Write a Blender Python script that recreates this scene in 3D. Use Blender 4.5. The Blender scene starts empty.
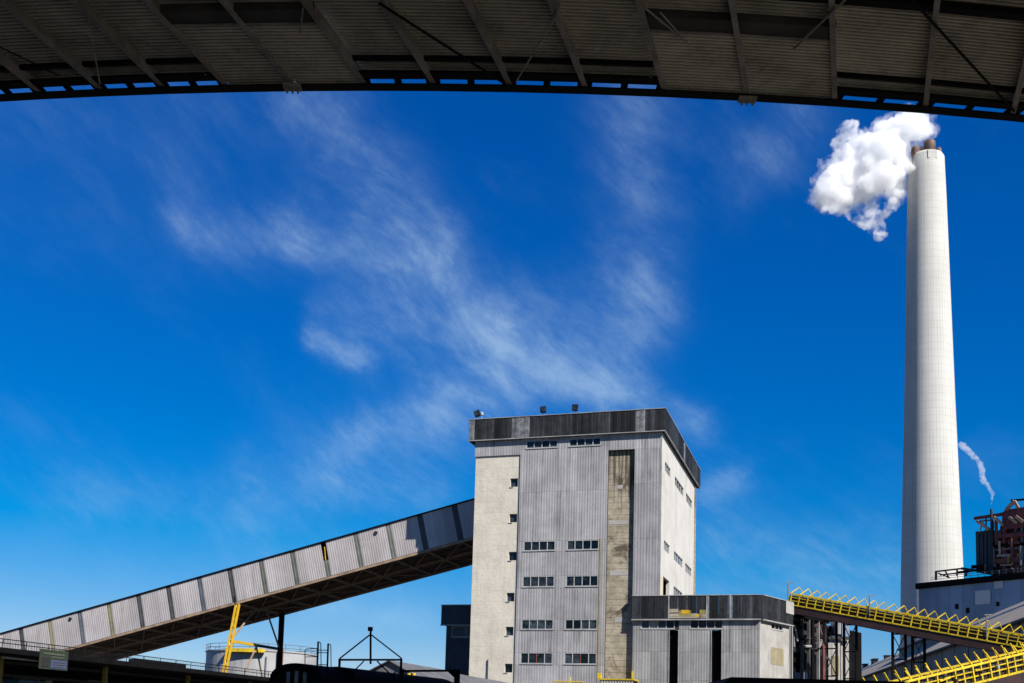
import bpy, bmesh, math, random
import numpy as np
from mathutils import Vector, Matrix

random.seed(7)
R = math.radians
scene = bpy.context.scene
col = scene.collection

# ------------------------------------------------------------------ camera
FPX, CX, CY, EYE = 1112.0, 512.0, 610.0, 1.7
PITCH, ROLL = R(6.35), R(1.63)
A_ = np.array
_f = A_([0, math.cos(PITCH), math.sin(PITCH)])
_u = A_([0, -math.sin(PITCH), math.cos(PITCH)])
_r = A_([1.0, 0, 0])
RI = _r * math.cos(ROLL) + _u * math.sin(ROLL)
UP = _u * math.cos(ROLL) - _r * math.sin(ROLL)
FW = _f
CAM = A_([0, 0, EYE])
cd = bpy.data.cameras.new('camera')
cam = bpy.data.objects.new('camera', cd)
col.objects.link(cam)
cd.sensor_width = 36.0
cd.lens = FPX / 1024 * 36.0
cd.shift_y = (CY - 341.5) / 1024
cd.clip_start = 0.1
cd.clip_end = 8000
cam.matrix_world = Matrix(((RI[0], UP[0], -FW[0], 0), (RI[1], UP[1], -FW[1], 0), (RI[2], UP[2], -FW[2], EYE), (0, 0, 0, 1)))
scene.camera = cam

# ------------------------------------------------------------------ light and view
SUN_AZ, SUN_EL = R(140.6), R(39.5)
sl = bpy.data.lights.new('sun', 'SUN')
sl.energy = 5.0
sl.angle = R(0.5)
sl.color = (1.0, 0.955, 0.88)
so = bpy.data.objects.new('sun', sl)
col.objects.link(so)
sdir = Vector((math.sin(SUN_AZ) * math.cos(SUN_EL), math.cos(SUN_AZ) * math.cos(SUN_EL), math.sin(SUN_EL)))
so.rotation_euler = sdir.to_track_quat('Z', 'Y').to_euler()
so.location = (60, -60, 120)
vs = scene.view_settings
vs.view_transform = 'Standard'
vs.look = 'None'
vs.exposure = 0.86
vs.gamma = 1.0
vs.use_curve_mapping = False
scene.cycles.volume_bounces = 12
scene.cycles.max_bounces = 14
scene.cycles.volume_step_rate = 1.0
scene.cycles.volume_max_steps = 256
scene.cycles.use_denoising = True


def ray(x, y):
    return FW + RI * ((x - CX) / FPX) - UP * ((y - CY) / FPX)


def depth(x, y, d):
    k = ray(x, y)
    return CAM + k * (d / k[1])


def plane(x, y, p0, n):
    k = ray(x, y)
    return CAM + k * (((p0 - CAM) @ n) / (k @ n))


# ------------------------------------------------------------------ world
world = bpy.data.worlds.new('World')
scene.world = world
world.use_nodes = True
nt = world.node_tree
nt.nodes.clear()


class N:
    """small helper that wires shader nodes"""
    def __init__(s, tree):
        s.t = tree

    def node(s, typ, **kw):
        n = s.t.nodes.new(typ)
        for k, v in kw.items():
            setattr(n, k, v)
        return n

    def put(s, sock, val):
        if isinstance(val, bpy.types.NodeSocket):
            s.t.links.new(val, sock)
        elif val is not None:
            sock.default_value = val

    def math(s, op, a, b=None, c=None, clamp=False):
        n = s.node('ShaderNodeMath', operation=op, use_clamp=clamp)
        s.put(n.inputs[0], a)
        s.put(n.inputs[1], b)
        s.put(n.inputs[2], c)
        return n.outputs[0]

    def vec(s, op, a, b=None, scale=None):
        n = s.node('ShaderNodeVectorMath', operation=op)
        s.put(n.inputs[0], a)
        s.put(n.inputs[1], b)
        if scale is not None:
            s.put(n.inputs['Scale'], scale)
        return n.outputs['Value'] if op in ('DOT_PRODUCT', 'LENGTH', 'DISTANCE') else n.outputs[0]

    def comb(s, x, y, z):
        n = s.node('ShaderNodeCombineXYZ')
        for i, v in enumerate((x, y, z)):
            s.put(n.inputs[i], v)
        return n.outputs[0]

    def sep(s, v):
        n = s.node('ShaderNodeSeparateXYZ')
        s.put(n.inputs[0], v)
        return n.outputs

    def noise(s, v, scale, detail=4, rough=0.55, dist=0.0, out=0):
        n = s.node('ShaderNodeTexNoise')
        s.put(n.inputs['Vector'], v)
        n.inputs['Scale'].default_value = scale
        n.inputs['Detail'].default_value = detail
        n.inputs['Roughness'].default_value = rough
        n.inputs['Distortion'].default_value = dist
        return n.outputs[out]

    def ramp(s, v, lo, hi, smooth=True):
        n = s.node('ShaderNodeMapRange', interpolation_type='SMOOTHSTEP' if smooth else 'LINEAR')
        s.put(n.inputs['Value'], v)
        n.inputs['From Min'].default_value = lo
        n.inputs['From Max'].default_value = hi
        return n.outputs[0]

    def mix(s, fac, a, b, blend='MIX'):
        n = s.node('ShaderNodeMix', data_type='RGBA', blend_type=blend)
        s.put(n.inputs[0], fac)
        for i, v in ((6, a), (7, b)):
            if isinstance(v, (tuple, list)) and len(v) == 3:
                v = (*v, 1)
            s.put(n.inputs[i], v)
        return n.outputs[2]


def azel(px, py):
    k = ray(px, py)
    k = k / np.linalg.norm(k)
    return math.atan2(k[0], k[1]), math.asin(k[2])


w = N(nt)
sky = w.node('ShaderNodeTexSky', sky_type='NISHITA', sun_disc=False)
sky.sun_elevation = SUN_EL
sky.sun_rotation = SUN_AZ
sky.altitude = 100
sky.air_density = 1.0
sky.dust_density = 0.25
sky.ozone_density = 3.0
hsv = w.node('ShaderNodeHueSaturation')
hsv.inputs['Hue'].default_value = 0.5
hsv.inputs['Saturation'].default_value = 1.32
hsv.inputs['Value'].default_value = 1.0
nt.links.new(sky.outputs[0], hsv.inputs['Color'])
dirv = w.node('ShaderNodeTexCoord').outputs['Generated']
dx, dy, dz = w.sep(dirv)
az = w.math('ARCTAN2', dx, dy)
el = w.math('ARCSINE', dz)
q = w.comb(az, el, 0.0)
wn = w.noise(q, 7.0, 7.0, 0.62, out=1)
warp = w.vec('SCALE', w.vec('SUBTRACT', wn, (0.5, 0.5, 0.5)), scale=0.07)
qw = w.vec('ADD', q, warp)
qx, qy, _z = w.sep(qw)
qf = w.comb(qx, qy, 0.0)
# thin cirrus: soft streak bands, each running between two directions of the sky
STROKES = [  # from px, to px, half width px, strength
    (318, 100, 425, 255, 34, .34), (425, 255, 505, 345, 34, .48), (505, 345, 610, 380, 22, .70), (610, 380, 690, 418, 16, .55),
    (185, 212, 300, 232, 20, .34), (300, 232, 430, 260, 26, .30), (330, 300, 500, 355, 16, .22), (318, 335, 368, 352, 9, .50),
    (625, 120, 640, 300, 34, .26), (640, 300, 610, 378, 34, .26), (505, 395, 350, 435, 20, .34), (350, 435, 310, 500, 18, .24),
    (440, 405, 520, 380, 30, .34), (700, 495, 735, 480, 14, .30), (725, 540, 880, 560, 34, .26), (250, 560, 460, 590, 40, .14), (700, 600, 900, 600, 34, .18), (420, 440, 300, 470, 40, .16), (760, 160, 800, 130, 26, .22),
    (-60, 110, 170, 160, 80, .07), (310, 600, 420, 625, 12, .24), (250, 480, 430, 500, 22, .18), (80, 500, 240, 520, 26, .14), (395, 330, 560, 330, 44, .20),
]
tot = None
for (x0, y0, x1, y1, wd, st) in STROKES:
    a0, e0 = azel(x0, y0)
    a1, e1 = azel(x1, y1)
    ab = (a1 - a0, e1 - e0, 0.0)
    L2 = ab[0] ** 2 + ab[1] ** 2
    pa = w.vec('SUBTRACT', qf, (a0, e0, 0.0))
    t = w.math('MULTIPLY', w.vec('DOT_PRODUCT', pa, ab), 1.0 / L2, clamp=True)
    dist = w.vec('LENGTH', w.vec('SUBTRACT', pa, w.vec('SCALE', ab, scale=t)))
    g = w.math('MULTIPLY', dist, FPX / wd)
    g = w.math('EXPONENT', w.math('MULTIPLY', w.math('MULTIPLY', g, g), -0.9))
    tot = w.math('MULTIPLY', g, st) if tot is None else w.math('MULTIPLY_ADD', g, st, tot)
# fibres run down to the right along the wind
ca, sa = math.cos(R(-33)), math.sin(R(-33))
w2 = w.noise(q, 5.0, 2.0, 0.5, out=1)
ux, uy, _u2 = w.sep(w.vec('ADD', q, w.vec('SCALE', w.vec('SUBTRACT', w2, (0.5, 0.5, 0.5)), scale=0.05)))
fx = w.math('ADD', w.math('MULTIPLY', ux, ca), w.math('MULTIPLY', uy, sa))
fy = w.math('SUBTRACT', w.math('MULTIPLY', uy, ca), w.math('MULTIPLY', ux, sa))
fib = w.noise(w.comb(w.math('MULTIPLY', fx, 12.0), w.math('MULTIPLY', fy, 34.0), 0.0), 1.0, 10, 0.70, 0.15)
fib3 = w.noise(w.comb(w.math('MULTIPLY', fx, 13.0), w.math('MULTIPLY', fy, 20.0), 7.0), 1.0, 10, 0.66, 0.1)
fib2 = w.noise(w.comb(w.math('MULTIPLY', fx, 3.5), w.math('MULTIPLY', fy, 6.0), 3.0), 1.0, 6, 0.6, 0.3)
fibr = w.math('MULTIPLY_ADD', w.math('MULTIPLY', w.ramp(fib, 0.27, 0.74), w.ramp(fib3, 0.28, 0.70)), 1.35, 0.20)
thin = w.math('MULTIPLY', w.math('MULTIPLY', w.ramp(fib2, 0.48, 0.80), w.ramp(fib, 0.25, 0.85)), 0.13)
cl = w.math('ADD', w.math('MULTIPLY', w.math('MULTIPLY', tot, fibr), 0.80), thin)
cl = w.math('MULTIPLY', cl, w.ramp(dz, 0.0, 0.05), clamp=True)
cl = w.math('MULTIPLY', w.math('SUBTRACT', 1.0, w.math('EXPONENT', w.math('MULTIPLY', cl, -1.35))), 0.68)
# a polarised, clean-air sky: less red and green, deeper blue
sr = w.node('ShaderNodeSeparateColor')
nt.links.new(hsv.outputs[0], sr.inputs[0])
cc = w.node('ShaderNodeCombineColor')
w.put(cc.inputs[0], w.math('MAXIMUM', w.math('SUBTRACT', sr.outputs[0], 1.8), 0.0))
w.put(cc.inputs[1], w.math('MULTIPLY_ADD', sr.outputs[0], 0.14, w.math('MULTIPLY', sr.outputs[1], 0.71)))
w.put(cc.inputs[2], w.math('MULTIPLY', sr.outputs[2], w.math('MULTIPLY_ADD', sr.outputs[2], -0.0463, 1.47)))
skc = w.mix(cl, cc.outputs[0], (5.6, 7.9, 9.9, 1))
bg = w.node('ShaderNodeBackground')
nt.links.new(skc, bg.inputs[0])
bg.inputs['Strength'].default_value = 0.051
wo = w.node('ShaderNodeOutputWorld')
nt.links.new(bg.outputs[0], wo.inputs[0])
world.cycles.sampling_method = 'MANUAL'
world.cycles.sample_map_resolution = 512


# ------------------------------------------------------------------ materials
def mat(name, c1, c2=None, scale=0.6, rough=0.75, metal=0.0, streak=0.0, streak_scale=1.6, dirt=(0.03, 0.027, 0.022),
        var=0.0, bump=0.0, bump_scale=6.0, blotch=0.0, blotch_scale=0.25, lines=None, grime=0.0, spec=0.4, k=0.70, drips=None):
    c2 = tuple(x * 0.78 for x in c1) if c2 is None else c2
    c1, c2, dirt = (tuple(x * k for x in c_) for c_ in (c1, c2, dirt))
    m = bpy.data.materials.new(name)
    m.use_nodes = True
    t = m.node_tree
    b = t.nodes['Principled BSDF']
    n = N(t)
    pos = n.node('ShaderNodeNewGeometry').outputs['Position']
    if c2 is None:
        c2 = tuple(x * 0.78 for x in c1)
    c = n.mix(n.ramp(n.noise(pos, scale, 6, 0.62), 0.32, 0.68), c1, c2)
    if blotch:
        bl = n.ramp(n.noise(pos, blotch_scale, 7, 0.7, 0.6), 0.52, 0.66)
        c = n.mix(n.math('MULTIPLY', bl, blotch), c, dirt)
    if streak:
        x, y, z = n.sep(pos)
        sv = n.comb(x, y, n.math('MULTIPLY', z, 0.045))
        s1 = n.ramp(n.noise(sv, streak_scale, 6, 0.7), 0.47, 0.74)
        s2 = n.ramp(n.noise(pos, 0.22, 3, 0.5), 0.30, 0.65)
        c = n.mix(n.math('MULTIPLY', n.math('MULTIPLY', s1, s2), streak), c, dirt)
    if drips:  # run-off stains hanging from a ledge at height drips[0], drips[1] metres long
        x, y, z = n.sep(pos)
        dn = n.noise(n.comb(x, y, n.math('MULTIPLY', z, 0.03)), 3.2, 5, 0.7)
        ln_ = n.math('MULTIPLY_ADD', n.ramp(dn, 0.35, 0.70), drips[1], 0.3)
        dm = n.ramp(n.math('SUBTRACT', n.math('ADD', z, ln_), drips[0]), 0.0, 1.6)
        c = n.mix(n.math('MULTIPLY', n.math('MULTIPLY', dm, n.ramp(dn, 0.30, 0.62)), 0.85), c, dirt)
    if grime:
        gn = n.ramp(n.noise(pos, 3.4, 9, 0.78), 0.50, 0.72)
        c = n.mix(n.math('MULTIPLY', gn, grime), c, dirt)
    if lines:  # (pitch, strength, thickness) faint horizontal joints
        x, y, z = n.sep(pos)
        fr_ = n.math('FRACT', n.math('DIVIDE', z, lines[0]))
        ln = n.math('LESS_THAN', fr_, lines[2])
        c = n.mix(n.math('MULTIPLY', ln, lines[1]), c, dirt)
    if var:
        rnd = n.node('ShaderNodeObjectInfo').outputs['Random']
        f = n.math('MULTIPLY_ADD', rnd, 2 * var, 1 - var)
        c = n.vec('SCALE', c, scale=f)
    n.put(b.inputs['Base Color'], c)
    b.inputs['Roughness'].default_value = rough
    b.inputs['Metallic'].default_value = metal
    b.inputs['Specular IOR Level'].default_value = spec
    if bump:
        bn = n.node('ShaderNodeBump')
        bn.inputs['Strength'].default_value = bump
        bn.inputs['Distance'].default_value = 0.05
        n.put(bn.inputs['Height'], n.noise(pos, bump_scale, 6, 0.65))
        t.links.new(bn.outputs[0], b.inputs['Normal'])
    return m


M = {}
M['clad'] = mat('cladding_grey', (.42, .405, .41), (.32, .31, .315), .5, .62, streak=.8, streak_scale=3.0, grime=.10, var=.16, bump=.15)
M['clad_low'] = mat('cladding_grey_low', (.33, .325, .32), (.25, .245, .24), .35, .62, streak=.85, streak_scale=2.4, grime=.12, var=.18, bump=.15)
M['white'] = mat('white_wall', (.68, .65, .605), (.60, .57, .52), .35, .8, streak=.55, streak_scale=1.1, blotch=.35, blotch_scale=.12, dirt=(.26, .24, .21), bump=.2)
M['cream'] = mat('cream_concrete', (.74, .68, .57), (.62, .56, .465), .55, .9, streak=.35, grime=.3, lines=(1.18, .22, .03), dirt=(.17, .14, .10), bump=.5, bump_scale=3)
M['weath'] = mat('weathered_concrete', (.50, .435, .325), (.31, .265, .19), .8, .95, streak=.9, streak_scale=1.3, blotch=.85, blotch_scale=.42, grime=.6, lines=(.62, .55, .09), drips=(30.9, 7.0), dirt=(.07, .048, .03), bump=.7, bump_scale=3)
M['fascia'] = mat('fascia_dark', (.022, .0235, .027), (.009, .010, .012), 1.2, .7, streak=.5, streak_scale=2.2, dirt=(.11, .115, .125), grime=.12, var=.6, spec=.2, bump=.2)
M['fascia_pale'] = mat('fascia_pale', (.24, .245, .255), (.09, .093, .10), 2.2, .6, streak=.6, dirt=(.04, .04, .045), var=.15, bump=.2)
M['trim'] = mat('trim_light', (.42, .42, .42), (.26, .255, .25), .7, .55, streak=.3)
M['soffit'] = mat('soffit_dark', (.035, .035, .037), None, 1, .9)
M['frame'] = mat('window_frame', (.50, .50, .49), (.36, .36, .35), 2, .6, streak=.2)
M['frame_red'] = mat('rusty_mullion', (.26, .06, .045), None, 2, .7)
M['glass'] = mat('window_glass', (.005, .007, .009), (.04, .05, .062), 1.6, .15, spec=.3, var=.9)
M['glass_sky'] = mat('window_glass_blue', (.10, .14, .19), (.05, .07, .10), .6, .15, spec=.6, var=.4)
M['black'] = mat('black_steel', (.008, .008, .009), (.005, .005, .006), 1.3, .8, spec=.06, bump=.1)
M['dark'] = mat('dark_steel', (.025, .024, .024), (.014, .014, .015), 1.0, .7, streak=.3, bump=.1)
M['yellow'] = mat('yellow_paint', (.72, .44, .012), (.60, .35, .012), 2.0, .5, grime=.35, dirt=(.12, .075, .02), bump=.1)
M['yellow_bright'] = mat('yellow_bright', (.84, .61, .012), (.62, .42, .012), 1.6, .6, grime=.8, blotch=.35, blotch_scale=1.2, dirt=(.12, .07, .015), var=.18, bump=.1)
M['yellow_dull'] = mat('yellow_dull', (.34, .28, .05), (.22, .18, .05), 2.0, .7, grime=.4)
M['gal'] = mat('gallery_sheet', (.51, .47, .465), (.42, .385, .38), .35, .7, streak=.45, dirt=(.15, .11, .08), grime=.08, var=.15, bump=.12)
M['gal_new'] = mat('gallery_sheet_new', (.60, .57, .56), (.55, .52, .51), .35, .6, streak=.15, var=.05)
M['gal_dark'] = mat('gallery_strip_dark', (.085, .082, .082), (.05, .05, .052), .9, .6, grime=.3, var=.15)
M['gal_blue'] = mat('gallery_strip_blue', (.15, .165, .18), (.10, .11, .125), .9, .4, grime=.2, var=.15)
M['gal_green'] = mat('gallery_strip_green', (.20, .20, .17), (.13, .13, .11), .9, .5, grime=.3, var=.15)
M['gal_ochre'] = mat('gallery_strip_ochre', (.33, .30, .18), (.22, .20, .13), 1.2, .5, grime=.35, var=.12)
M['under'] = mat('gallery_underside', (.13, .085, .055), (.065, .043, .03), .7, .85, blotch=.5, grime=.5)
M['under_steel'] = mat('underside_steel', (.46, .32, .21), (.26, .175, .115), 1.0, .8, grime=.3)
M['roof_sheet'] = mat('canopy_sheet', (.63, .57, .44), (.43, .39, .30), .5, .7, k=1.0, blotch=.3, blotch_scale=.3, grime=.4, var=.12)
M['rafter'] = mat('canopy_steel', (.30, .255, .21), (.17, .145, .12), .9, .6, k=1.0, grime=.5, blotch=.3)
M['canopy_black'] = mat('canopy_black', (.012, .0115, .011), None, 1, .8, spec=.1)
M['canopy_dark'] = mat('canopy_dark', (.06, .053, .043), (.035, .03, .025), .8, .8, k=1.0, grime=.3)
M['tank'] = mat('tank_white', (.44, .445, .45), (.36, .365, .375), .25, .55, streak=.5, dirt=(.2, .17, .13))
M['rail'] = mat('galvanised', (.22, .22, .22), (.12, .12, .12), 3, .5, metal=.2)
M['blue_block'] = mat('blue_black_cladding', (.045, .052, .066), (.03, .036, .047), .7, .6, streak=.3, var=.15)
M['shed_roof'] = mat('shed_roof', (.46, .39, .30), (.37, .315, .25), .12, .8, blotch=.35, blotch_scale=.05, streak=.1, dirt=(.10, .09, .08))
M['shed_wall'] = mat('shed_wall', (.30, .275, .25), (.22, .20, .185), .3, .8, streak=.5, var=.16)
M['roof_grey'] = mat('small_roof_grey', (.16, .16, .175), (.10, .10, .11), .5, .6, streak=.2, grime=.3)
M['hall'] = mat('hall_cladding', (.30, .38, .50), (.22, .29, .39), .08, .42, metal=.45, streak=.35, streak_scale=.4, dirt=(.06, .06, .065), var=.22)
M['hall_pale'] = mat('hall_pale_panel', (.50, .55, .60), (.44, .48, .54), .2, .5)
M['maroon'] = mat('maroon_steel', (.24, .05, .045), (.11, .025, .025), .8, .65, grime=.5)
M['rust'] = mat('rust_steel', (.22, .075, .04), (.10, .035, .022), .5, .75, grime=.5)
M['tan'] = mat('tan_steel', (.62, .42, .28), (.42, .26, .16), .6, .7, grime=.3)
M['flue'] = mat('flue_brown', (.17, .095, .065), (.07, .04, .03), .5, .65, streak=.4, streak_scale=.8)
M['ground'] = mat('coal_yard_ground', (.125, .115, .10), (.08, .074, .066), .08, .95, blotch=.7, blotch_scale=.03, dirt=(.03, .028, .026), bump=.5, bump_scale=1.5)
M['sign_green'] = mat('sign_green', (.018, .035, .02), (.03, .04, .018), 3, .7)  # sign colours darkened to stand for shade; the board itself hangs sunlit
M['sign_blue'] = mat('sign_blue', (.05, .06, .15), (.07, .085, .18), 8, .6)
M['sign_text'] = mat('sign_text', (.09, .10, .075), None, 3, .7)
M['bin_blue'] = mat('blue_paint', (.05, .16, .30), None, 2, .5)
M['pale'] = mat('pale_wall', (.46, .44, .41), (.35, .335, .305), .6, .8, streak=.4)
M['board'] = mat('tan_board', (.36, .31, .19), (.28, .235, .14), 1.2, .8, streak=.5)
M['lamp'] = mat('floodlight_black', (.02, .021, .024), None, 3, .4)
M['belt'] = mat('belt_black', (.022, .021, .02), None, 2, .8)
M['brownred'] = mat('brown_red_steel', (.05, .017, .016), (.022, .010, .010), 1.2, .6, grime=.4)


def chimney_mat():
    m = bpy.data.materials.new('chimney_concrete')
    m.use_nodes = True
    t = m.node_tree
    b = t.nodes['Principled BSDF']
    n = N(t)
    oc = n.node('ShaderNodeTexCoord').outputs['Object']
    x, y, z = n.sep(oc)
    an = n.math('ARCTAN2', y, x)
    zf = n.math('FRACT', n.math('DIVIDE', z, 2.4))
    ring = n.math('LESS_THAN', zf, 0.12)
    af = n.math('FRACT', n.math('MULTIPLY', an, 48 / (2 * math.pi)))
    rib = n.math('LESS_THAN', af, 0.16)
    low = n.ramp(n.noise(n.comb(n.math('MULTIPLY', an, 5.0), 0.0, n.math('MULTIPLY', z, .01)), 2.0, 5, .7), .35, .7)
    c = n.mix(n.ramp(n.noise(oc, .08, 6, .6), .3, .7), (.445, .435, .41), (.39, .38, .355))
    c = n.mix(n.math('MULTIPLY', ring, .17), c, (.21, .20, .19))
    c = n.mix(n.math('MULTIPLY', rib, n.math('MULTIPLY', low, .75)), c, (.19, .18, .17))
    st = n.ramp(n.noise(n.comb(n.math('MULTIPLY', an, 9.0), 0.0, n.math('MULTIPLY', z, .012)), 2.0, 6, .7), .5, .8)
    c = n.mix(n.math('MULTIPLY', st, .50), c, (.21, .19, .155))
    n.put(b.inputs['Base Color'], c)
    b.inputs['Roughness'].default_value = .9
    return m


M['chimney'] = chimney_mat()


def smoke_mat(name, density, thr0, thr1, nscale, colr=(1, 1, 1)):
    m = bpy.data.materials.new(name)
    m.use_nodes = True
    t = m.node_tree
    t.nodes.clear()
    n = N(t)
    pos = n.node('ShaderNodeNewGeometry').outputs['Position']
    a = n.noise(pos, nscale, 7, .62, .25)
    d = n.math('MULTIPLY', n.ramp(a, thr0, thr1), density)
    v = n.node('ShaderNodeVolumePrincipled')
    v.inputs['Color'].default_value = (.965, .967, .972, 1)
    v.inputs['Anisotropy'].default_value = 0.0
    n.put(v.inputs['Density'], d)
    o = n.node('ShaderNodeOutputMaterial')
    t.links.new(v.outputs[0], o.inputs['Volume'])
    return m


M['smoke'] = smoke_mat('smoke_volume', 0.45, .29, .60, .26)
M['smoke_thin'] = smoke_mat('smoke_thin_volume', 0.28, .42, .62, .30)
M['smoke_halo'] = smoke_mat('smoke_halo_volume', 0.12, .40, .68, .30)
M['steam'] = smoke_mat('steam_volume', 0.45, .24, .62, .8)


# ------------------------------------------------------------------ builders
def V(*p):
    return np.array(p, dtype=float)


def ident(x, y, z):
    return V(x, y, z)


class MB:
    """collects faces in world coordinates, through an optional local frame"""
    def __init__(s, fr=ident):
        s.v, s.f, s.fr = [], [], fr

    def face(s, pts):
        k = len(s.v)
        s.v += [tuple(p) for p in pts]
        s.f.append(tuple(range(k, k + len(pts))))
        return s

    def hexa(s, p):  # 8 world points: bottom 0-3, top 4-7
        k = len(s.v)
        s.v += [tuple(x) for x in p]
        s.f += [tuple(k + i for i in q) for q in ((3, 2, 1, 0), (4, 5, 6, 7), (0, 1, 5, 4), (1, 2, 6, 5), (2, 3, 7, 6), (3, 0, 4, 7))]
        return s

    def box(s, x0, x1, y0, y1, z0, z1):
        f = s.fr
        return s.hexa([f(x0, y0, z0), f(x1, y0, z0), f(x1, y1, z0), f(x0, y1, z0), f(x0, y0, z1), f(x1, y0, z1), f(x1, y1, z1), f(x0, y1, z1)])

    def beam(s, p, q, w_, h_=None, up=(0, 0, 1), local=False):
        h_ = w_ if h_ is None else h_
        if local:
            p, q = s.fr(*p), s.fr(*q)
        p, q = V(*p), V(*q)
        d = q - p
        d = d / np.linalg.norm(d)
        up = V(*up)
        sd = np.cross(d, up)
        if np.linalg.norm(sd) < 1e-3:
            sd = np.cross(d, V(0, 1, 0))
        sd = sd / np.linalg.norm(sd)
        u = np.cross(sd, d)
        a, b = sd * w_ / 2, u * h_ / 2
        return s.hexa([p - a - b, p + a - b, q + a - b, q - a - b, p - a + b, p + a + b, q + a + b, q - a + b])

    def tube(s, p, q, r, n=8, r1=None, local=False):
        if local:
            p, q = s.fr(*p), s.fr(*q)
        p, q = V(*p), V(*q)
        r1 = r if r1 is None else r1
        d = q - p
        d = d / np.linalg.norm(d)
        a = np.cross(d, V(0, 0, 1) if abs(d[2]) < .9 else V(1, 0, 0))
        a = a / np.linalg.norm(a)
        b = np.cross(d, a)
        k = len(s.v)
        for i in range(n):
            t = 2 * math.pi * i / n
            o = a * math.cos(t) + b * math.sin(t)
            s.v.append(tuple(p + o * r))
            s.v.append(tuple(q + o * r1))
        for i in range(n):
            j = (i + 1) % n
            s.f.append((k + 2 * i, k + 2 * j, k + 2 * j + 1, k + 2 * i + 1))
        s.f.append(tuple(k + 2 * i for i in range(n))[::-1])
        s.f.append(tuple(k + 2 * i + 1 for i in range(n)))
        return s

    def lathe(s, c, prof, n=32):
        k = len(s.v)
        for r, z in prof:
            for i in range(n):
                t = 2 * math.pi * i / n
                s.v.append((c[0] + r * math.cos(t), c[1] + r * math.sin(t), z))
        for j in range(len(prof) - 1):
            for i in range(n):
                i2 = (i + 1) % n
                s.f.append((k + j * n + i, k + j * n + i2, k + (j + 1) * n + i2, k + (j + 1) * n + i))
        s.f.append(tuple(k + i for i in range(n))[::-1])
        s.f.append(tuple(k + (len(prof) - 1) * n + i for i in range(n)))
        return s

    def prism(s, pts, off):
        off = V(*off)
        a = [V(*p) for p in pts]
        b = [p + off for p in a]
        s.face(a[::-1])
        s.face(b)
        for i in range(len(a)):
            j = (i + 1) % len(a)
            s.face([a[i], a[j], b[j], b[i]])
        return s

    def mesh(s, name, origin=None):
        o = V(0, 0, 0) if origin is None else V(*origin)
        me = bpy.data.meshes.new(name)
        me.from_pydata([tuple(V(*p) - o) for p in s.v], [], s.f)
        bm = bmesh.new()
        bm.from_mesh(me)
        bmesh.ops.remove_doubles(bm, verts=bm.verts, dist=1e-5)
        bmesh.ops.recalc_face_normals(bm, faces=bm.faces)
        bm.to_mesh(me)
        bm.free()
        return me

    def build(s, name, material, parent=None, smooth=False):
        org = root_of(parent) if parent is not None else A_(np.mean(np.array(s.v), axis=0)) * V(1, 1, 0) + V(0, 0, min(p[2] for p in s.v))
        me = s.mesh(name, org)
        me.materials.append(M[material])
        if smooth:
            me.polygons.foreach_set('use_smooth', [True] * len(me.polygons))
        o = bpy.data.objects.new(name, me)
        col.objects.link(o)
        if parent is not None:
            o.parent = parent
            o['_root'] = list(root_of(parent))
        else:
            o.location = tuple(org)
            o['_root'] = [float(x) for x in org]
        return o


def root_of(o):
    return V(*o['_root'])


def thing(name, loc, label, cat, group=None, kind=None):
    o = bpy.data.objects.new(name, None)
    o.empty_display_size = 0.5
    col.objects.link(o)
    o.location = tuple(float(x) for x in loc)
    o['_root'] = [float(x) for x in loc]
    return tag(o, label, cat, group, kind)


def tag(o, label=None, cat=None, group=None, kind=None):
    for k, v in (('label', label), ('category', cat), ('group', group), ('kind', kind)):
        if v:
            o[k] = v
    return o


def inst(me, name, origin, ax, bx, zx, parent, material=None):
    """an object sharing mesh data, its unit axes laid along ax, bx, zx (world vectors)"""
    o = bpy.data.objects.new(name, me)
    col.objects.link(o)
    r = root_of(parent)
    g = V(*origin) - r
    o.parent = parent
    mw = Matrix(((ax[0], bx[0], zx[0], g[0]), (ax[1], bx[1], zx[1], g[1]), (ax[2], bx[2], zx[2], g[2]), (0, 0, 0, 1)))
    # parents are unrotated roots; a part's own offset is taken out for sub-parts
    if parent.parent is not None:
        mw = parent.matrix_basis.inverted() @ mw
    o.matrix_basis = mw
    o['_root'] = [float(x) for x in r]
    return o


_cache = {}


def unit_box(material):
    k = ('box', material)
    if k not in _cache:
        me = MB().box(0, 1, 0, 1, 0, 1).mesh('unit_box_' + material)
        me.materials.append(M[material])
        _cache[k] = me
    return _cache[k]


def ribbed(n, material, amp=0.045, thick=0.02):
    """unit panel with n vertical ribs standing proud towards -y"""
    k = ('rib', n, material, amp)
    if k not in _cache:
        mb = MB()
        xs = []
        for i in range(n):
            xs += [(i / n, 0), ((i + .35) / n, 0), ((i + .48) / n, -amp), ((i + .87) / n, -amp)]
        xs.append((1, 0))
        for (a, b), (c, d) in zip(xs, xs[1:]):
            mb.face([V(a, b, 0), V(c, d, 0), V(c, d, 1), V(a, b, 1)])
        for z in (0, 1):
            mb.face([V(x, y, z) for x, y in xs] + [V(1, thick, z), V(0, thick, z)])
        for x in (0, 1):
            mb.face([V(x, 0, 0), V(x, thick, 0), V(x, thick, 1), V(x, 0, 1)])
        mb.face([V(0, thick, 0), V(1, thick, 0), V(1, thick, 1), V(0, thick, 1)])
        me = mb.mesh('ribbed_panel_%d' % n)
        me.materials.append(M[material])
        _cache[k] = me
    return _cache[k]


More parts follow.
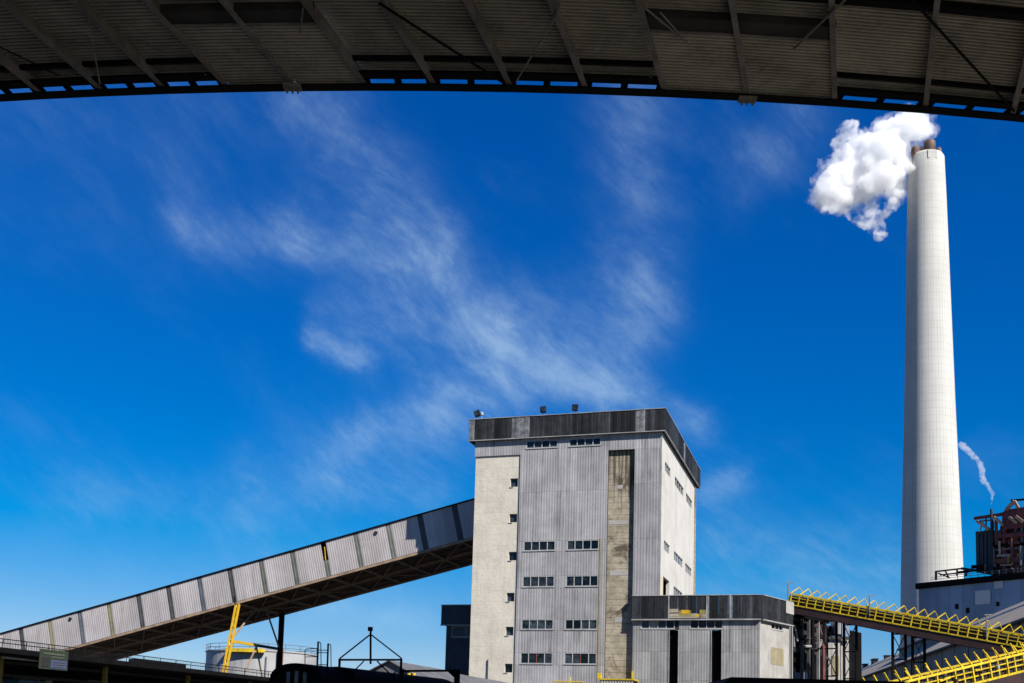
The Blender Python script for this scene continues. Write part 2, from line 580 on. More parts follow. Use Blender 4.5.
def panels(parent, m, xs, zs, skip, material, name='cladding_panel', pitch=0.29, amp=0.012, pick=None, b=0.0, gap=0.006):
    """ribbed panels on the wall m(a, depth, z): one object per cell of the grid xs by zs that is not inside skip"""
    o0 = m(0, 0, 0)
    ax, bx, zx = m(1, 0, 0) - o0, m(0, 1, 0) - o0, m(0, 0, 1) - o0
    out = []
    for i in range(len(xs) - 1):
        for j in range(len(zs) - 1):
            a0, a1, z0, z1 = xs[i], xs[i + 1], zs[j], zs[j + 1]
            ca_, cz = (a0 + a1) / 2, (z0 + z1) / 2
            if any(h[0] - .01 < ca_ < h[1] + .01 and h[2] - .01 < cz < h[3] + .01 for h in skip):
                continue
            mt = pick(i, j) if pick else material
            n = max(1, round((a1 - a0) / pitch))
            out.append(inst(ribbed(n, mt, amp), name, m(a0 + gap, b, z0), ax * (a1 - a0 - 2 * gap), bx, zx * (z1 - z0 - .012), parent))
    return out


def holed(mb, m, a0, a1, z0, z1, holes, dp):
    xs = sorted({a0, a1, *[h[0] for h in holes], *[h[1] for h in holes]})
    zs = sorted({z0, z1, *[h[2] for h in holes], *[h[3] for h in holes]})
    for i in range(len(xs) - 1):
        for j in range(len(zs) - 1):
            ca_, cz = (xs[i] + xs[i + 1]) / 2, (zs[j] + zs[j + 1]) / 2
            if any(h[0] < ca_ < h[1] and h[2] < cz < h[3] for h in holes):
                continue
            mb.face([m(xs[i], 0, zs[j]), m(xs[i + 1], 0, zs[j]), m(xs[i + 1], 0, zs[j + 1]), m(xs[i], 0, zs[j + 1])])
    for h in holes:
        c = [(h[0], h[2]), (h[1], h[2]), (h[1], h[3]), (h[0], h[3])]
        for k in range(4):
            p, q_ = c[k], c[(k + 1) % 4]
            mb.face([m(p[0], 0, p[1]), m(q_[0], 0, q_[1]), m(q_[0], dp, q_[1]), m(p[0], dp, p[1])])
    return mb


def mbox(mb, m, a0, a1, b0, b1, z0, z1):
    return mb.hexa([m(a0, b0, z0), m(a1, b0, z0), m(a1, b1, z0), m(a0, b1, z0), m(a0, b0, z1), m(a1, b0, z1), m(a1, b1, z1), m(a0, b1, z1)])


def window(parent, m, a0, a1, z0, z1, n=4, b=0.0, mats=('frame', 'glass'), sill=True, red=False, fw=0.07, open_=()):
    """frame with mullions (part), a pane for each light and a sill (sub-parts)"""
    mb = MB()
    mbox(mb, m, a0, a1, b - .03, b + .12, z0, z0 + fw)
    mbox(mb, m, a0, a1, b - .03, b + .12, z1 - fw, z1)
    st = (a1 - a0) / n
    for k in range(n + 1):
        if red and k == n // 2:
            continue
        c = min(max(a0 + k * st, a0 + fw / 2 + .003), a1 - fw / 2 - .003)
        mbox(mb, m, c - fw / 2, c + fw / 2, b - .025, b + .115, z0 + fw, z1 - fw)
    f = mb.build('window', mats[0], parent)
    if red:
        r_ = MB()
        c = a0 + (n // 2) * st
        mbox(r_, m, c - fw / 2, c + fw / 2, b - .025, b + .115, z0 + fw, z1 - fw)
        tag(r_.build('mullion', 'frame_red', f), 'rusty red middle mullion')
    o0 = m(0, 0, 0)
    ax, bx, zx = m(1, 0, 0) - o0, m(0, 1, 0) - o0, m(0, 0, 1) - o0
    for k in range(n):
        if k in open_:
            continue
        p0 = a0 + k * st + fw / 2 + .002
        inst(unit_box(mats[1]), 'pane', m(p0, b + .05 + random.uniform(0, .02), z0 + fw + .002), ax * (st - fw - .004), bx * .02, zx * (z1 - z0 - 2 * fw - .004), f)
    if sill:
        s_ = MB()
        mbox(s_, m, a0 - .05, a1 + .05, b - .09, b - .035, z0 - .09, z0 - .01)
        s_.build('sill', 'trim', f)
    return f


# ------------------------------------------------------------------ ground
g = MB()
g.face([V(-2500, -600, 0), V(2500, -600, 0), V(2500, 4500, 0), V(-2500, 4500, 0)])
go = g.build('ground', 'ground')
tag(go, kind='structure')

# ------------------------------------------------------------------ the axes of the works
YAW = R(-17.2)
DF = V(math.cos(YAW), math.sin(YAW), 0)
DR = V(-math.sin(YAW), math.cos(YAW), 0)
ZZ = V(0, 0, 1)
O3 = depth(661.8, 436, 110.0)
O2 = V(O3[0], O3[1], 0)


def TW(x, y, z):
    return O2 + DF * x + DR * y + ZZ * z


def tf(px, py, v=0.0):
    """pixel -> (x, z) on the plane parallel to the tower's front, v behind it"""
    P = plane(px, py, O2 + DR * v, DR)
    return float((P - O2) @ DF), float(P[2])


# ------------------------------------------------------------------ canopy overhead
HZ = EYE + 26.0
EDGE = [(0, 101.5), (127, 94), (240, 89.9), (377, 88.8), (520, 91.6), (661, 95.7), (780, 103.0), (889, 109.6), (1024, 120)]
ep = np.array([plane(x, y, V(0, 0, HZ), ZZ)[:2] for x, y in EDGE])
pf = np.polyfit(ep[:, 0], ep[:, 1], 2)
XL, XR = -30.0, 46.0


def E(x):
    x = max(-26, min(26, x))
    return float(np.polyval(pf, x))


def on_roof(px, py, z=HZ):
    return plane(px, py, V(0, 0, z), ZZ)


canopy = thing('canopy', (0, E(0) - 20, 0), 'dark corrugated steel canopy roof with slanting rafters across the top of the view', 'canopy')
RAF = [((0, 61), (36, 90)), ((0, 4), (98, 86)), ((68, 0), (162, 84)), ((143, 0), (225, 84)), ((223, 0), (293, 87.5)), ((299, 0), (366, 83)), ((377, 0), (435, 82)),
       ((464, 0), (509, 82)), ((549, 0), (585, 86)), ((638, 0), (664, 90)), ((731, 0), (747.5, 98)), ((831.7, 0), (834.8, 102)), ((937, 0), (926, 106))]
SK = DR[0] / DR[1]
raf_x = []       # x where each rafter meets the edge
for a, b in RAF:
    p = (on_roof(*a) + on_roof(*b)) / 2
    x = p[0]
    for _ in range(8):
        x = p[0] + (E(x) - p[1]) * SK
    raf_x.append(x)
raf_x = [raf_x[0] - 2.75 * k for k in (3, 2, 1)] + raf_x + [raf_x[-1] + 3.75 * k for k in range(1, 9)]  # added bays out of view; the right-hand ones widen the foreground shade
BACK = 85.0  # unseen reach behind the camera, lengthened to darken the underside


def rp(xe, o, z):
    """point o metres behind the edge along the rafter that meets the edge at xe"""
    return V(xe - o * SK, E(xe) - o, z)


for i, x in enumerate(raf_x):
    mb = MB()
    mb.beam(rp(x, .42, HZ + .22), rp(x, BACK, HZ + .22), .12, .40)
    mb.beam(rp(x, .10, HZ + .035), rp(x, BACK, HZ + .035), .21, .066)
    ob = mb.build('rafter', 'rafter', canopy)
LOW = {(6, 7), (7, 8), (12, 13), (13, 14)}     # bays whose sheet hangs lower, right out to the edge
PIT = .20


def sheet(x0, x1, o0, o1, z, name, seg=1, pitch=PIT, amp=.30):
    mb = MB()
    prof = []
    o = o0
    while o < o1:
        prof += [(o, 0), (o + pitch * .40, 0), (o + pitch * .43, amp), (o + pitch * .97, amp)]
        o += pitch
    prof.append((o1, 0))
    for k in range(seg):
        xa, xb = x0 + (x1 - x0) * k / seg, x0 + (x1 - x0) * (k + 1) / seg
        for (oa, za), (ob_, zb) in zip(prof, prof[1:]):
            mb.face([rp(xa, oa, z + za), rp(xb, oa, z + za), rp(xb, ob_, z + zb), rp(xa, ob_, z + zb)])
    return mb.build(name, 'roof_sheet', canopy)


for i in range(len(raf_x) - 1):
    x0, x1 = raf_x[i], raf_x[i + 1]
    if (i, i + 1) in LOW:
        sheet(x0 + .07, x1 - .07, .03, 4.1, HZ + .10, 'roof_sheet', amp=.24)
        sheet(x0, x1, 4.6, 9.0, HZ + .425, 'roof_sheet')
        mb = MB()
        mb.beam(rp(x0, 4.48, HZ + .28), rp(x1, 4.48, HZ + .28), .72, .36)
        mb.build('cross_beam', 'canopy_dark', canopy)
        mb = MB()
        mb.beam(rp(x0, 4.06, HZ + .075), rp(x1, 4.06, HZ + .075), .10, .04)
        mb.build('flashing', 'rafter', canopy)
    else:
        sheet(x0, x1, .66, 9.0, HZ + .425, 'roof_sheet')
        mb = MB()
        mb.beam(rp(x0, 1.55, HZ + .36), rp(x1, 1.55, HZ + .36), .16, .16)
        mb.build('purlin', 'canopy_black', canopy)
        mb = MB()
        mb.beam(rp(x0, .86, HZ + .11), rp(x1, .86, HZ + .11), .40, .14)
        mb.build('purlin', 'canopy_black', canopy)
        for fx_ in (.05, .5, .95):
            xm = x0 + (x1 - x0) * fx_
            mb = MB()
            mb.beam(rp(xm - .14, .48, HZ + .07), rp(xm + .14, .48, HZ + .07), .36, .08)
            mb.build('spacer_block', 'canopy_black', canopy)
    mb = MB()
    mb.beam(rp(x0, 6.2, HZ + .31), rp(x1, 6.2, HZ + .31), .34, .26)
    mb.build('purlin', 'canopy_black', canopy)
# edge beam follows the curve of the edge in short lengths
for i in range(len(raf_x) - 1):
    mb = MB()
    mb.beam(rp(raf_x[i], .23, HZ - .03), rp(raf_x[i + 1], .23, HZ - .03), .46, .06)
    mb.build('edge_beam', 'canopy_black', canopy)
# unseen roof behind, run far back to darken the underside, and its columns
mb = MB()
for i in range(len(raf_x) - 1):
    x0, x1 = raf_x[i], raf_x[i + 1]
    mb.hexa([rp(x0, 9.0, HZ + .46), rp(x1, 9.0, HZ + .46), rp(x1, BACK, HZ + .46), rp(x0, BACK, HZ + .46),
             rp(x0, 9.0, HZ + .52), rp(x1, 9.0, HZ + .52), rp(x1, BACK, HZ + .52), rp(x0, BACK, HZ + .52)])
mb.build('rear_shade_roof', 'roof_sheet', canopy)
for a, b, wd, mt in (((85, 0), (100, 84), .05, 'rafter'), ((379, 3), (502, 82), .09, 'canopy_black'), ((303, 8), (300, 33), .06, 'rafter'), ((557, 14), (516, 82), .07, 'rafter'),
                     ((645, 8), (689, 44), .07, 'rafter'), ((845, 0), (793.5, 49), .08, 'rafter'), ((912, 0), (1014, 111), .10, 'canopy_black'), ((560, 0), (557, 14), .08, 'rafter'), ((660, 12), (690, 46), .06, 'rafter'), ((0, 47), (60, 76), .05, 'canopy_black')):
    P, Q = on_roof(*a, HZ - .06), on_roof(*b, HZ - .06)
    mb = MB()
    mb.tube(P, Q, wd * .55, 6)
    mb.build('brace_rod', mt, canopy)
for px, py in ((293, 86.5), (747, 98.5)):
    P = on_roof(px, py)
    mb = MB()
    mb.box(P[0] - .36, P[0] + .36, P[1] - .30, P[1] + .12, HZ - .14, HZ - .004)
    for dx_ in (-.22, 0, .22):
        mb.tube(P + V(dx_, -.02, -.30), P + V(dx_, -.02, -.13), .045, 6)
    mb.build('hanger_bracket', 'rafter', canopy)
for x, o in ((raf_x[0], 6), (raf_x[0], 44), (raf_x[-1], 6), (raf_x[-1], 44), (raf_x[0], 82), (raf_x[-1], 82)):
    P = rp(x, o, 0)
    mb = MB()
    mb.box(P[0] - .4, P[0] + .4, P[1] - .4, P[1] + .4, 0, HZ + .02)
    mb.build('column', 'rafter', canopy)

# ------------------------------------------------------------------ the tall transfer tower
tower = thing('transfer_tower', TW(-10, 12, 0), 'tall grey clad coal tower with pale concrete stair bay and dark parapet', 'tower')
HT, TD = 33.0, 24.6
F_ = TW
WIN_U = [(-14.3, -10.9), (-9.65, -6.3)]
WIN_Z = [(8.9, 10.03), (12.42, 13.45), (16.84, 17.94), (20.62, 21.62), (31.5, 32.3)]
fwins = [(a, b, z0, z1) for a, b in WIN_U for z0, z1 in WIN_Z]
# backing wall behind the cladding, with the window openings and the recess
mb = MB(TW)
holed(mb, lambda a, b, z: TW(a, .08 + b, z), -14.95, -5.5, 0, HT, fwins, .3)
holed(mb, lambda a, b, z: TW(a, .08 + b, z), -2.74, -.0, 0, HT, [], .3)
holed(mb, lambda a, b, z: TW(a, .08 + b, z), -20.0, -14.95, 30.9, HT, [], .3)
holed(mb, lambda a, b, z: TW(a, .08 + b, z), -5.5, -2.74, 30.9, HT, [], .3)
for xa in (-5.5, -2.74):
    mb.face([TW(xa, .02, 0), TW(xa, .40, 0), TW(xa, .40, 30.9), TW(xa, .02, 30.9)])
mb.face([TW(-14.95, .02, 0), TW(-14.95, .2, 0), TW(-14.95, .2, 30.9), TW(-14.95, .02, 30.9)])
mb.face([TW(-20, .02, 30.9), TW(-14.95, .02, 30.9), TW(-14.95, .2, 30.9), TW(-20, .2, 30.9)])
mb.face([TW(-5.5, .02, 30.9), TW(-2.74, .02, 30.9), TW(-2.74, .4, 30.9), TW(-5.5, .4, 30.9)])
mb.build('front_wall', 'soffit', tower)
xs_main = [-14.92, -14.3, -13.45, -12.6, -11.75, -10.9, -10.28, -9.65, -8.81, -7.97, -7.13, -6.3, -5.5]
zs_main = [0, 4.5, 8.78, 10.05, 12.30, 13.47, 16.72, 17.96, 20.50, 21.64, 26.8, 31.38, 32.32, HT]
skips = [(a - .02, b + .02, z0 - .13, z1 + .03) for a, b, z0, z1 in fwins]
panels(tower, F_, xs_main, zs_main, skips, 'clad')
panels(tower, F_, [-2.74, -1.83, -.92, -.02], [0, 5, 10.2, 15.7, 21.6, 27.3, 30.9, HT], [], 'clad')
panels(tower, F_, [-5.5, -4.58, -3.66, -2.74], [30.9, HT], [], 'clad')
panels(tower, F_, [-20.0, -18.98, -17.97, -16.95, -15.94, -14.92], [30.9, HT], [], 'clad')
for a, b in WIN_U:
    for z0, z1 in WIN_Z:
        window(tower, F_, a, b, z0, z1, 4, .02, red=(z0 < 9))
# stained downpipe strip beside the recess
mb = MB(TW)
mb.box(-6.2, -6.02, -.045, -.022, 5, 21.7)
tag(mb.build('rust_stained_strip', 'board', tower), 'ochre stained strip running down beside the windows')
# stair bay of pale concrete
sw = []
for cx_, cy_ in ((513.9, 482.5), (513.0, 518), (512.3, 556), (510.3, 597), (509.3, 631), (508.3, 668)):
    x, z = tf(cx_, cy_, .12)
    sw.append((x - .40, x + .44, z - .46, z + .44))
mb = MB(TW)
holed(mb, lambda a, b, z: TW(a, .12 + b, z), -19.9, -14.96, 0, 30.9, sw, .3)
mb.build('stair_bay', 'cream', tower)
for h in sw:
    mb = MB(TW)
    mb.box(h[0] + .02, h[1] - .02, .38, .41, h[2] + .02, h[3] - .02)
    o = mb.build('stair_window', 'glass', tower)
    mb = MB(TW)
    mb.box(h[0] - .06, h[0] + .35, .06, .115, h[2] - .10, h[2] - .01)
    mb.build('sill', 'trim', o)
# weathered recess
mb = MB(TW)
mb.box(-5.49, -2.75, .37, .8, 0, 30.89)
tag(mb.build('recessed_strip', 'weath', tower), 'stained rough concrete strip recessed between grey cladding')
for z, h_, x0, x1 in ((17.95, .5, -5.2, -3.3), (26.9, .4, -4.6, -4.0), (23.2, .45, -5.4, -3.4), (13.2, .5, -4.6, -3.7)):
    mb = MB(TW)
    mb.box(x0, x1, .35, .368, z, z + h_)
    mb.build('patch', 'pale', tower)
# right hand wall, painted white
SW_ = lambda a, b, z: TW(-b, a, z)
rw = [(a, b, z0, z1) for z0, z1 in ((29.08, 30.05), (20.85, 21.82), (17.0, 18.0)) for a, b in ((2.2, 5.85), (8.9, 15.3), (17.2, 22.4))]
rw = [r for r in rw if not (r[2] < 18 and r[0] < 3)]
door = (1.9, 6.0, 15.0, 18.05)
mb = MB(TW)
holed(mb, SW_, .03, TD, 0, HT, rw + [door], .35)
mb.build('side_wall', 'white', tower)
for i, r in enumerate(rw):
    window(tower, SW_, *r, 4 if r[1] - r[0] > 4 else 3, .08, ('frame', 'glass' if r[2] > 25 else 'glass_sky'), sill=False)
mb = MB(TW)
mbox(mb, SW_, door[0] - .16, door[0], -.03, .1, door[2], door[3])
tag(mb.build('door_jamb', 'yellow', tower), 'yellow door jamb high on the white wall')
mb = MB(TW)
mbox(mb, SW_, TD - .45, TD + .1, -.14, -.01, 0, HT)
mb.build('corner_pilaster', 'weath', tower)
mb = MB(TW)
mbox(mb, SW_, -.02, .16, -.03, .05, 0, HT - .02)
mb.build('corner_trim', 'trim', tower)
# left and back walls, roof slab
mb = MB(TW)
mb.face([TW(-19.9, .13, 0), TW(-19.9, TD, 0), TW(-19.9, TD, HT), TW(-19.9, .13, HT)])
mb.face([TW(-19.9, TD, 0), TW(0, TD, 0), TW(0, TD, HT), TW(-19.9, TD, HT)])
mb.build('rear_walls', 'cream', tower)
# parapet
Z0, Z1, YF, XF, XB, YB = 32.6, 34.85, -.4, .38, -20.6, 26.6
mb = MB(TW)
mb.box(XB + .12, XF - .12, YF + .12, YB - .12, Z0 - .03, Z1 - .05)
mb.build('roof_slab', 'soffit', tower)
xs, x = [XB], XB
while x < XF - 1.3:
    x += random.choice((.62, .82, .98, .98, 1.2))
    xs.append(x)
xs.append(XF)
pale_idx = {7, 8}
pick = lambda i, j: 'fascia_pale' if (-16.3 < (xs[i] + xs[i + 1]) / 2 < -13.9 or random.random() < .10) else 'fascia'
panels(tower, lambda a, b, z: TW(a, YF + b, z), xs, [Z0, Z1], [], 'fascia', 'parapet_panel', 5, .022, pick)
ys, y = [YF], YF
while y < YB - 1.6:
    y += random.choice((.98, 1.2, 1.4))
    ys.append(y)
ys.append(YB)
panels(tower, lambda a, b, z: TW(XF - b, a, z), ys, [Z0, Z1], [], 'fascia', 'parapet_panel', 5, .022, lambda i, j: 'fascia_pale' if abs(ys[i] - 12.4) < .5 else 'fascia')
for z, hh, pr in ((Z1, .06, .07), (Z0 - .085, .08, .03)):
    mb = MB(TW)
    mb.box(XB - pr, XF + pr, YF - pr, YF + .1, z, z + hh)
    mb.box(XF - .1, XF + pr, YF + .1, YB, z, z + hh)
    mb.box(XB - pr, XB + .1, YF + .1, YB, z, z + hh)
    mb.build('parapet_trim', 'trim', tower)
mb = MB(TW)
mb.face([TW(XB, YF, Z0), TW(XB, YB, Z0), TW(XB, YB, Z1), TW(XB, YF, Z1)])
mb.face([TW(XB, YB, Z0), TW(XF, YB, Z0), TW(XF, YB, Z1), TW(XB, YB, Z1)])
mb.build('parapet_back', 'fascia', tower)
# conduit on the stair bay
x, z = tf(488, 659, 0)
mb = MB(TW)
mb.tube(TW(x, .0, 0), TW(x, .0, z), .05, 6)
mb.build('conduit', 'dark', tower)

# floodlights on the parapet
def floodlight(px, py, tilt, label, white=False):
    x, z = tf(px, py, YF)
    b = TW(x, YF + .35, Z1 + .02)
    t = thing('floodlight', b, label, 'floodlight', 'floodlights on the tower parapet')
    fr = lambda a, c, d: b + DF * a + DR * c + ZZ * d
    m_ = MB(fr)
    m_.box(-.28, .28, -.10, .10, 0, .05)
    m_.tube((0, 0, .05), (0, 0, .38), .04, 6, local=True)
    m_.build('bracket', 'trim', t)
    c, s_ = math.cos(tilt), math.sin(tilt)
    fr2 = lambda a, e, d: b + DF * (a * c + d * s_) + DR * e + ZZ * (.72 + d * c - a * s_)
    m_ = MB(fr2)
    pts = [(-.32, -.34), (.32, -.34), (.36, .30), (-.30, .38)]
    m_.hexa([fr2(-.30, -.22, -.32), fr2(.30, -.22, -.32), fr2(.24, .26, -.30), fr2(-.24, .26, -.30), fr2(-.33, -.12, .34), fr2(.33, -.12, .34), fr2(.26, .26, .30), fr2(-.26, .26, .30)])
    h_ = m_.build('housing', 'lamp', t)
    m_ = MB(fr2)
    m_.hexa([fr2(-.26, -.245, -.27), fr2(.26, -.245, -.27), fr2(.26, -.225, -.27), fr2(-.26, -.225, -.27), fr2(-.28, -.155, .28), fr2(.28, -.155, .28), fr2(.28, -.135, .28), fr2(-.28, -.135, .28)])
    m_.build('lens', 'glass', h_)
    if white:
        m_ = MB(fr)
        m_.lathe(fr(.52, 0, 0), [(.03, b[2] + .45), (.16, b[2] + .50), (.20, b[2] + .75), (.10, b[2] + .86)], 10)
        m_.box(.36, .50, -.06, .06, .50, .80)
        m_.tube((.52, 0, .02), (.52, 0, .46), .03, 6, local=True)
        m_.build('siren_horn', 'tank', t)


floodlight(476.2, 414, -.28, 'floodlight beside a white horn at the left end of the tower parapet', True)
floodlight(542.5, 408, -.08, 'middle floodlight on the tower parapet')
floodlight(574.5, 406, .06, 'floodlight nearest the tower parapet\'s right corner')

# ------------------------------------------------------------------ low building at the tower's foot
LX0, LX1, LZ, LP = -2.62, 9.8, 13.45, 15.72
low = thing('switch_house', TW(5, 3, 0), 'low grey clad building with black parapet and two tall black doorways', 'building')
LW = lambda a, b, z: TW(a, -.12 + b, z)
lwin = [(-1.8, 1.55), (3.08, 6.3)]
doors = [(1.02, 1.97, 7.2), (5.16, 6.19, 7.2)]
hol = [(a, b, 12.48, 13.32) for a, b in lwin] + [(a, b, 0.2, 12.36) for a, b, _ in doors]
mb = MB()
holed(mb, lambda a, b, z: TW(a, -.04 + b, z), LX0, LX1, 0, LZ + .1, hol, .5)
mb.build('front_wall', 'soffit', low)
xsl = [LX0, -1.8, -.86, .08, 1.02, 1.97, 2.55, 3.08, 4.12, 5.16, 6.19, 7.1, 8.0, 8.9, LX1]
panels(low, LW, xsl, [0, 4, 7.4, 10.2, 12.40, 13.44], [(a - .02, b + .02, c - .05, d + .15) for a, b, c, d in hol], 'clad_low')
for a, b in lwin:
    window(low, LW, a, b, 12.48, 13.34, 4, .04, open_=(1,) if a < 0 else ())
for a, b, _ in doors:
    m_ = MB()
    mbox(m_, LW, a + .01, b - .01, .5, .53, .2, 12.34)
    o = tag(m_.build('door', 'black', low), 'tall black doorway')
    m_ = MB()
    for e in (a, b):
        mbox(m_, LW, e - .035, e + .035, -.07, .05, .2, 12.36)
    m_.build('door_jamb', 'trim', o)
SD = V(.38, .925)
SDn = SD / np.linalg.norm(SD)


def SS(a, b, z):  # the angled side wall: a along it, b inward
    return TW(LX1 + SDn[0] * a - SDn[1] * b, -.12 + SDn[1] * a + SDn[0] * b, z)


def sspx(px, py, off=0.0):
    n = SS(0, 1, 0) - SS(0, 0, 0)
    P = plane(px, py, SS(0, off, 0), n)
    d = P - SS(0, 0, 0)
    return float(d @ (SS(1, 0, 0) - SS(0, 0, 0))), float(P[2])


SL = 6.4
a0, zt = sspx(771.5, 623)
a1, zb = sspx(783, 631)
b0, bt = sspx(771, 647)
b1, bb = sspx(783.5, 666)
b1 = min(b1, SL - .2)
a1 = min(a1, SL - .2)
mb = MB()
holed(mb, SS, .02, SL, 0, LZ + .1, [(a0, a1, zb, zt), (b0, b1, bb, bt)], .3)
mb.build('side_wall', 'pale', low)
window(low, SS, a0, a1, zb, zt, 3, .06)
mb = MB()
mbox(mb, SS, b0 + .01, b1 - .01, -.02, .06, bb + .01, bt - .01)
tag(mb.build('boarded_window', 'board', low), 'tan boarded window on the side wall')
mb = MB()
mb.prism([SS(SL, 0, LZ), SS(SL, 14, LZ), TW(LX0, 6, LZ), TW(LX0, -.1, LZ), SS(0, 0, LZ)], (0, 0, .5))
mb.build('roof_slab', 'soffit', low)
mb = MB()
mb.face([SS(SL, 0, 0), SS(SL, 8, 0), SS(SL, 8, LZ), SS(SL, 0, LZ)])
mb.face([TW(LX0, -.04, 0), TW(LX0, .36, 0), TW(LX0, .36, LZ), TW(LX0, -.04, LZ)])
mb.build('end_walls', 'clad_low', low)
PW = lambda a, b, z: TW(a, -.42 + b, z)
pxs = [LX0 - .06, -1.75, -.85, .05, .98, 1.9, 2.8, 3.75, 4.72, 4.95, 5.9, 6.8, 7.2, 8.1, 9.0, 9.92]
panels(low, PW, pxs, [LZ - .02, LP], [], 'fascia', 'parapet_panel', 5, .022, lambda i, j: 'fascia_pale' if i in (4, 8, 11) and pxs[i + 1] - pxs[i] < .5 else 'fascia')
PS = lambda a, b, z: SS(a, b - .3, z)
panels(low, PS, [0.02, 1.3, 2.6, 3.9, 5.2, SL + .3], [LZ - .02, LP], [], 'fascia', 'parapet_panel', 5, .022)
a_, z_ = sspx(782, 612, -.3)
mb = MB()
mbox(mb, PS, 5.0, SL + .35, -.06, -.03, 14.5, LP)
tag(mb.build('pale_panel', 'pale', low), 'pale patch at the end of the black parapet')
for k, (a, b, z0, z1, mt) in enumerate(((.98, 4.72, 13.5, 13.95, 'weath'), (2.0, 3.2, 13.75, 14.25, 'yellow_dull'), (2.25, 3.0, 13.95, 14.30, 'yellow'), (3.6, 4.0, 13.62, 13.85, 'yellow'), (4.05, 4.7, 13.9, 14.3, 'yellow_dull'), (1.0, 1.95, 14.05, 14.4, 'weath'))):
    mb = MB()
    mbox(mb, PW, a, b, -.052 - .004 * k, -.04, z0, z1)
    mb.build('repair_patch', mt, low)
for a, b in ((LX0, .2), (9.9, 0)):
    pass
mb = MB()
mbox(mb, PW, LX0 - .1, 9.95, -.07, .32, LP, LP + .07)
mbox(mb, PS, .1, SL + .35, -.07, .32, LP, LP + .07)
mbox(mb, PW, LX0 - .1, 9.95, -.06, .3, LZ - .16, LZ - .03)
mbox(mb, PS, .1, SL + .35, -.06, .3, LZ - .16, LZ - .03)
mb.build('parapet_trim', 'trim', low)
mb = MB()
mb.face([PW(LX0 - .06, 0, LZ), PW(LX0 - .06, 5, LZ), PW(LX0 - .06, 5, LP), PW(LX0 - .06, 0, LP)])
mb.face([PW(9.9, .012, LZ), PS(0.03, .012, LZ), PS(0.03, .012, LP), PW(9.9, .012, LP)])
mb.build('parapet_return', 'fascia', low)
for x in (1.9 - .9, 4.75, 7.0):
    mb = MB()
    mbox(mb, PW, x - .06, x + .06, -.07, -.035, LZ, LP)
    mb.build('cover_strip', 'trim', low)

# lean-to with a yellow edge at the tower's foot
lt = thing('lean_to', TW(-4.2, -2.6, 0), 'low corrugated lean-to with yellow edging at the foot of the tower', 'lean-to')
a, z = tf(600, 679.5, -2.6)
b, z2 = tf(633, 679.5, -2.6)
TLT = lambda x, y, zz: TW(x, -2.6 + y, zz)
panels(lt, TLT, list(np.linspace(a, b, 5)), [0, 3.5, z - .05], [], 'pale', 'wall_panel', .3, .05)
mb = MB(TLT)
mb.box(a - .1, b + .1, -.12, 2.4, z - .04, z + .10)
mb.build('roof_edge', 'yellow_bright', lt)
mb = MB(TLT)
mb.box(a - .25, a + .12, -.14, .25, z + .105, z + .62)
mb.build('yellow_box', 'yellow_bright', lt)
mb = MB(TLT)
mb.box(b - .12, b + .02, -.13, 0.0, z + .105, z + .85)
mb.build('post', 'yellow_bright', lt)
x0, zz0 = tf(553, 681.5, -4)
x1, _ = tf(583, 681.5, -4)
yb = thing('handrail', TW((x0 + x1) / 2, -4, 0), 'short yellow handrail in front of the grey cladding', 'handrail')
mb = MB(lambda x, y, zz: TW(x, -4 + y, zz))
mb.tube((x0, 0, zz0), (x1, 0, zz0), .07, 6, local=True)
mb.build('top_rail', 'yellow_bright', yb)
for k, e in enumerate((x0, (x0 + x1) / 2 + .2, x1)):
    mb = MB(lambda x, y, zz: TW(x, -4 + y, zz))
    mb.tube((e, 0, 0), (e, 0, zz0 + (.45 if k == 1 else -.02)), .06, 6, local=True)
    mb.build('post', 'yellow_bright', yb)

# ------------------------------------------------------------------ inclined conveyor gallery
TH = math.atan(.2403)
GA = -DF * math.cos(TH) - ZZ * math.sin(TH)
GN = ZZ * math.cos(TH) - DF * math.sin(TH)
GV = 5.8
_g = plane(473, 628 - .277 * 330, TW(0, GV, 0), DR)
_gx = float((_g - O2) @ DF)
G0 = TW(-19.92, GV, float(_g[2]) + (-19.92 - _gx) * .2403)
GH, GW, GL = 4.06, 11.9, 93.0


def GF(s, b, h):
    return G0 + GA * s + DR * b + GN * h


def gpx(px):
    py = 633.4 - .2815 * px + 18
    P = plane(px, py, G0, DR)
    return float((P - G0) @ GA)


